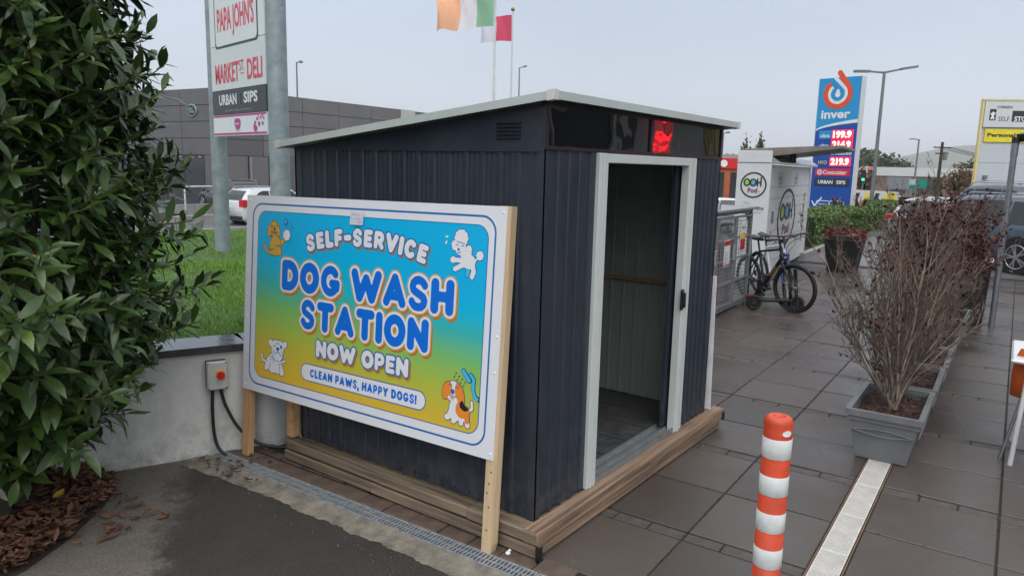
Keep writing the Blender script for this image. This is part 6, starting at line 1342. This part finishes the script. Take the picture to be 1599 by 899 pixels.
fb = MB().box(.03, 12, SHT-1.12, SHT-.04, .001, .07).build('sign_fascia', mat('fascia_white', (.62, .63, .64), .4, var=.03), ss)
MB().box(.24, .50, SHT-.84, SHT-.36, .072, .076).build('logo_block', m_ink, fb); MB().box(1.16, 3.2, SHT-.88, SHT-.42, .072, .075).build('logo_block', m_ink, fb)
contour(lambda X, Y: np.minimum(np.minimum(np.hypot(X, Y-.10)-.06, s_poly(X, Y, [(-.10, .05), (0, -.02), (.11, .08)])-.035), np.minimum(s_seg(X, Y, (0, 0), (-.06, -.22)), s_seg(X, Y, (0, 0), (.06, -.22)))-.04), -.2, .2, -.3, .25, .02).build('figure_mark', m_swh, fb, loc=(.37, SHT-.60, .078), scale=(.8, .8, 1))
put_text("O'BRIEN", fb, m_ink, .82, SHT-.27, .074, .11, .62, .02); put_text('SELF', fb, m_ink, .84, SHT-.77, .074, .20, .46, .0); put_text('STORAGE', fb, m_swh, 1.86, SHT-.76, .078, .21, 1.2, .03)
bnr = MB().box(.16, 3.6, SHT-1.76, SHT-1.20, .001, .03).build('banner', mat('banner_yellow', (.78, .66, .02), .45), ss); put_text('Personal Storage', bnr, m_ink, 1.42, SHT-1.48, .033, .22, 2.3, .04)
put_text('M', ss, m_ink, .40, 1.95, .004, .42, .42, .02); MB().box(.30, .45, 3.2, 3.35, .001, .12).build('camera_box', m_lamp, ss)

# ------------------------------------------------------------------ far right: warehouse, van, lights, signs, poles
wh = empty('warehouse', M=frame((95, 40, -1.32), (.45, -.893, 0), (0, 0, 1)), label='long white topped brick warehouse in the distance', cat='building')
MB().box(0, 75, 0, 3.2, -12, 0).build('brick_wall', mat('far_brick', (.20, .13, .105), .8, var=.3, scale=.3), wh); MB().box(0, 75, 3.21, 4.35, -12, .15).build('parapet', mat('far_white', (.55, .55, .54), .6, var=.06, scale=.3), wh)
for k in range(18): MB().box(2+k*4, 4.4+k*4, .9, 2.9, .001, .04).build('window', m_gl2, wh)
vn = empty('delivery_van', (47.6, 7.35, -1.31), math.atan2(-.80, .60), 'white van with yellow and black livery beyond the price sign', 'van')
vb = MB(); prof = [(-2.6, .45), (2.55, .45), (2.62, .9), (2.35, 1.25), (1.55, 1.45), (1.05, 2.25), (-2.55, 2.35), (-2.62, 2.2)]
vb.prism([(x, z) for x, z in prof], -.95, .95, Matrix(((1,0,0,0),(0,0,-1,0),(0,1,0,0),(0,0,0,1)))); vb.build('body', paint('van_white', (.62, .62, .60)), vn)
for s in (-1, 1):
    for a, b_ in ((.7, 1.15), (1.35, 2.2)): MB().add([(a, s*.957, .5), (a+.35, s*.957, .5), (a+.15, s*.957, 2.2 if a < 1 else 1.3), (a-.2, s*.957, 2.2 if a < 1 else 1.3)], [(0,1,2,3)[::-s]]).build('livery_stripe', mat('livery_yellow', (.80, .62, .02), .4), vn)
    MB().box(-2.4, .3, s*.955-.004, s*.955+.004, .6, 1.0).build('livery_stripe', m_blkp, vn); MB().box(1.2, 2.3, s*.958-.004, s*.958+.004, .55, 1.38).build('livery_stripe', mat('livery_yellow', (.8, .62, .02), .4), vn)
    for q_ in range(5): MB().add([(-2.4+q_*.6, s*.962, 1.2), (-2.15+q_*.6, s*.962, 1.2), (-1.9+q_*.6, s*.962, 2.15), (-2.15+q_*.6, s*.962, 2.15)], [(0,1,2,3)[::-s]]).build('livery_stripe', m_blkp if q_ % 2 else mat('livery_yellow', (.8, .62, .02), .4), vn); MB().box(1.15, 1.9, s*.953-.004, s*.953+.004, 1.42, 1.95).build('window', m_gls, vn)
    for x in (-1.6, 1.7): MB().cyl((x, s*.75, .36), (x, s*.97, .36), .36, n=20).build('wheel', m_rub, vn)
MB().add([(1.57, -.8, 1.47), (1.57, .8, 1.47), (1.1, .75, 2.2), (1.1, -.75, 2.2)], [(0,1,2,3)]).build('windscreen', m_gls, vn)
def at(px, py, dep):     # helper for the far skyline only: direction from the viewpoint at a distance
    return camp+(fw+rr*((px-799.5)/1145.5)-uu*((py-449.5)/1145.5))*dep
def tlight(px, py, dep, col, em, label):
    p = at(px, py, dep); t = empty('traffic_light', (p.x, p.y, -1.31), math.atan2(camp.y-p.y, camp.x-p.x), label, 'traffic light', 'traffic lights'); h = p.z+1.31
    MB().cyl((0, 0, 0), (0, 0, h+.5), .06, n=8).build('pole', m_lamp, t); MB().box(-.16, .12, -.18, .18, h-.42, h+.62, .02).build('housing', m_bk, t)
    for k, c in enumerate((col if col == 'green' else '', '', col if col == 'red' else '')):
        z = h-.18+k*.33; m = mat('signal_'+(c or 'off'), {'green': (.02, .75, .35), 'red': (.9, .03, .02), '': (.02, .02, .02)}[c], .4, emit=em if c else 0, var=0); MB().cyl((.121, 0, z), (.14, 0, z), .12, n=14).build('lens', m, t)
tlight(1348, 277, 62, 'green', 2.2, 'left traffic light showing green beyond the hedge'); tlight(1364, 278, 60, 'green', 2.2, 'right traffic light showing green beyond the hedge'); tlight(1358, 271, 75, 'red', 2.0, 'distant traffic light showing red between the green ones')
def rsign(px, py, dep, w, h, m, label, n=1):
    p = at(px, py, dep); p.z += 1.31; M = frame((p.x, p.y, -1.31), rv, (0, 0, 1)); t = empty('road_sign', M=M, label=label, cat='road sign')
    for x in (-w*.35, w*.35): MB().box(x-.05, x+.05, 0, p.z-h/2, -.06, 0).build('post', m_lamp, t)
    for k in range(n): MB().box(-w/2+k*w/n+.02, -w/2+(k+1)*w/n-.02, p.z-h/2, p.z+h/2, .001, .05).build('sign_plate', m, t)
    return t, p.z
rsign(1403, 286, 66, 2.2, 1.1, mat('sign_back_grey', (.20, .22, .235), .5), 'grey backs of a row of road signs', 3)
t, z = rsign(1439, 287, 60, .85, .75, mat('road_sign_green', (.005, .24, .17), .4), 'green road sign plate beside the telegraph pole'); 
t, z = rsign(1424, 288, 61, .55, .85, mat('road_sign_pale', (.40, .48, .46), .4), 'pale green and white road direction sign'); MB().box(-.24, .24, z-.4, z-.05, .052, .056).build('sign_symbol', mat('road_sign_green', (.005, .24, .17)), t)
tp = at(1472, 222, 62); tp.z += 1.31; te = empty('telegraph_pole', (tp.x, tp.y, -1.31), 0, 'dark wooden telegraph pole with wires and ivy', 'telegraph pole'); MB().cyl((0, 0, 0), (0, 0, tp.z), .15, .11, 10).build('pole', m_bark, te)
MB().bar(rv*-.7+Vector((0, 0, tp.z-.45)), rv*.7+Vector((0, 0, tp.z-.45)), .1, .1).bar(rv*-.5+Vector((0, 0, tp.z-.95)), rv*.6+Vector((0, 0, tp.z-.95)), .1, .1).build('crossarm', m_bark, te)
MB().cyl((rv.x*.35, rv.y*.35, tp.z-1.5), (rv.x*.35, rv.y*.35, tp.z-.8), .17, n=10).build('transformer', m_lamp, te)
wr_ = MB()
for q in (-.6, .1, .65):
    a = rv*q+Vector((0, 0, tp.z-.4)); b_ = rv*(q+12)+Vector((0, 0, tp.z-1.5)); wr_.tube([a.lerp(b_, k/10)+Vector((0, 0, -.5*math.sin(math.pi*k/10))) for k in range(11)], .025, 4)
wr_.build('wire', m_bk, te); iv = leaf_box('ivy', [(-.02, 0), (.02, 0)], .22, 2.9, 1100, mat('ivy_leaf', (.05, .065, .018), .7, col2=(.10, .11, .03), island=True), .12, te, 9)
# ------------------------------------------------------------------ far trees
def tree(px, pyb, dep, h, w, label, seed, m, grp, zb=-1.31):
    p = at(px, pyb, dep); t = empty('tree', (p.x, p.y, zb), 0, label, 'tree', grp); rg = np.random.default_rng(seed)
    MB().tube([(0, 0, 0), (0, .05*h, h*.3), (.02*h, 0, h*.75)], [.05*h*.5, .035*h*.5, .01*h], 7).build('trunk', m_bark, t)
    n = 900; K_ = 26; cc_ = rg.normal(0, 1, (K_, 3)); cc_ /= np.linalg.norm(cc_, axis=1)[:, None]; cc_ *= rg.uniform(.25, .85, (K_, 1)); cc_ *= np.array([w/2, w/2, h*.36]); cc_[:, 2] += h*.62
    k = rg.integers(0, K_, n); C = cc_[k]+rg.normal(0, .11, (n, 3))*np.array([w, w, h*.7]); D = rg.normal(0, 1, (n, 3)); D /= np.linalg.norm(D, axis=1)[:, None]; T = np.cross(D, rg.normal(0, 1, (n, 3))); T /= np.linalg.norm(T, axis=1)[:, None]; s = max(w*.06, .16)*rg.uniform(.5, 1.3, (n, 1))
    V = np.stack([C-D*s, C+T*s*.6, C+D*s, C-T*s*.6], 1).reshape(-1, 3); me = bpy.data.meshes.new('crown'); me.from_pydata(V.tolist(), [], np.arange(4*n).reshape(-1, 4).tolist()); linkmesh('crown', me, m, t)
m_tg = mat('far_tree_green', (.045, .060, .028), .8, col2=(.085, .105, .05), island=True); m_tb = mat('far_tree_brown', (.10, .06, .035), .8, col2=(.15, .10, .05), island=True)
for i, (px, d, h, w, m, lb) in enumerate(((1340, 150, 8.6, 8, m_tg, 'dark tree right of the price sign above the warehouse'), (1362, 155, 8.3, 10, m_tg, 'broad dark tree above the traffic lights'), (1385, 160, 7.4, 9, m_tg, 'dark rounded tree left of the twin street lamp line'), (1404, 165, 6.4, 6, m_tg, 'small dark tree at the end of the far tree line'),
      (1343, 70, 4.2, 3.4, m_tb, 'brownish autumn tree below the warehouse wall'), (1497, 72, 4.2, 3.4, m_tb, 'sparse brown tree right of the telegraph pole'), (1518, 120, 6.4, 6, m_tg, 'dark tree beside the storage building'),
      (1161, 70, 6.6, 1.1, m_tg, 'left narrow tree top above the parcel locker'), (1181, 72, 6.75, 1.0, m_tg, 'right narrow tree top above the parcel locker'), (1245, 60, 3.0, 3.5, m_tb, 'brown shrub tree behind the parcel locker'), (1130, 52, 4.6, 3.0, m_tb, 'autumn tree above the red shop front'))): tree(px, 300, d, h, w, lb, 100+i, m, 'trees in the background')
# ------------------------------------------------------------------ red shop front beyond the shed
rp = at(1135, 285, 46); rs = empty('red_shop', M=frame((rp.x, rp.y, 0), rv, (0, 0, 1)), label='distant shop with a red fascia seen right of the shed', cat='building')
MB().box(-4, 1.2, -1.32, 2.1, -6, 0).build('wall', mat('shop_orange', (.42, .11, .04), .6, var=.2, scale=1), rs); MB().box(-4, 1.2, 2.12, 2.75, -6, .12).build('fascia', mat('shop_red', (.62, .02, .02), .4), rs); MB().prism([(.22*math.cos(2*math.pi*i/20), .22*math.sin(2*math.pi*i/20)) for i in range(20)], 0, .02).build('roundel', m_swh, rs, loc=(-.3, 2.43, .125))
for k in range(3): MB().box(-3.6+k*1.9, -2.1+k*1.9, .3, 1.9, .001, .04).build('window', m_gl2, rs)
MB().box(-4.1, 1.3, 2.76, 3.0, -6, .0).build('roof', mat('shop_roof', (.3, .3, .3), .6), rs)
car((rp.x-5, rp.y-2.2, -1.0), R(-50), paint('car_white', (.6, .61, .62)), 'white car parked before the distant red shop', H=1.5, L=4.2, rails=False)
# ------------------------------------------------------------------ hills and air
def hills():
    a = np.linspace(-R(25), R(100), 160); V = []; base = YAW-R(60)
    rg = np.random.default_rng(5); ph = rg.uniform(0, 6.3, 6)
    for t in a:
        an = t-R(35)
        hgt = 48+66*math.exp(-((math.degrees(an)-3.5)/5.5)**2)+8*math.sin(an*23+ph[1])+4*math.sin(an*47+ph[2])
        for dd_, hh in ((2300, -5), (2700, .55*hgt), (3200, hgt), (3900, .6*hgt)): V.append((dd_*math.cos(an), dd_*math.sin(an), hh))
    return MB().add(V, [(i*4+j, i*4+j+1, i*4+5+j, i*4+4+j)[::-1] for i in range(159) for j in range(3)], True)
tag(hills().build('hills', mat('hill_fields', (.06, .075, .035), .9, var=.4, scale=.004)), kind='structure')
hz = MB().box(-4600, 4600, -4600, 4600, -2, 140).build('haze', None); hm = bpy.data.materials.new('haze'); hm.use_nodes = True; N = hm.node_tree.nodes; N.remove(N['Principled BSDF']); vol = N.new('ShaderNodeVolumePrincipled'); vol.inputs['Color'].default_value = (.97, .98, 1.0, 1); vol.inputs['Density'].default_value = .00030; vol.inputs['Anisotropy'].default_value = .1
hm.node_tree.links.new(vol.outputs[0], N['Material Output'].inputs['Volume']); hz.data.materials.append(hm); tag(hz, kind='stuff')
# ------------------------------------------------------------------ forecourt shop on the right, outside the picture, mirrored in the shed's skylight
sp_ = empty('forecourt_shop', (6.0, -7.0, 0), 0, 'forecourt shop front with grey fascia and a lit red sign, right of the picture', 'building')
MB().box(0, 22, -8, -.05, 0, 4.1).build('wall', mat('shop_grey', (.50, .50, .49), .6), sp_)
for k in range(11): MB().box(.25+k*2, 2.05+k*2, -.049, 0, .25, 2.3).build('window', m_gl2, sp_)
for k in range(22): MB().box(k*1.0+.01, k*1.0+.99, -.0495, .02, 3.3, 4.05).build('fascia_panel', mat('shop_fascia', (.60, .60, .60), .5), sp_)
MB().box(-.3, 22.3, -.04, 1.2, 4.11, 4.3).build('canopy', mat('shop_canopy', (.13, .13, .135), .6), sp_)
rs_ = MB()
for k in range(3): rs_.tube([(9.75+.5+(.55-.08*k)*math.cos(a), .06, 2.38+.21*k+.05*math.sin(a*2)) for a in np.linspace(-2.6, 2.6, 18)], .026, 6)
rs_.tube([(9.7, .06, 3.2), (10.1, .06, 3.26), (10.5, .06, 3.18)], .04, 6)
rs_.build('lit_sign', mat('sign_lit_red', (1.0, .02, .03), .5, emit=6.5, var=0), sp_)
for k in range(7): MB().box(1.2+k*3.1, 1.36+k*3.1, .03, .17, 0, 4.1).build('column', m_cap, sp_)  # invented columns, added to vary what the skylight panes mirror
MB().box(13.2, 16.0, .021, .03, 2.45, 3.25).build('banner', mat('reflection_panel', (.62, .50, .16), .5), sp_)  # invented unseen panel, added for contrast in the skylight reflection
MB().box(3.5, 8.2, .021, .03, 2.4, 3.2).build('banner', mat('reflection_panel_dark', (.08, .085, .09), .5), sp_)  # dark invented panel, also there only to be mirrored in the skylight
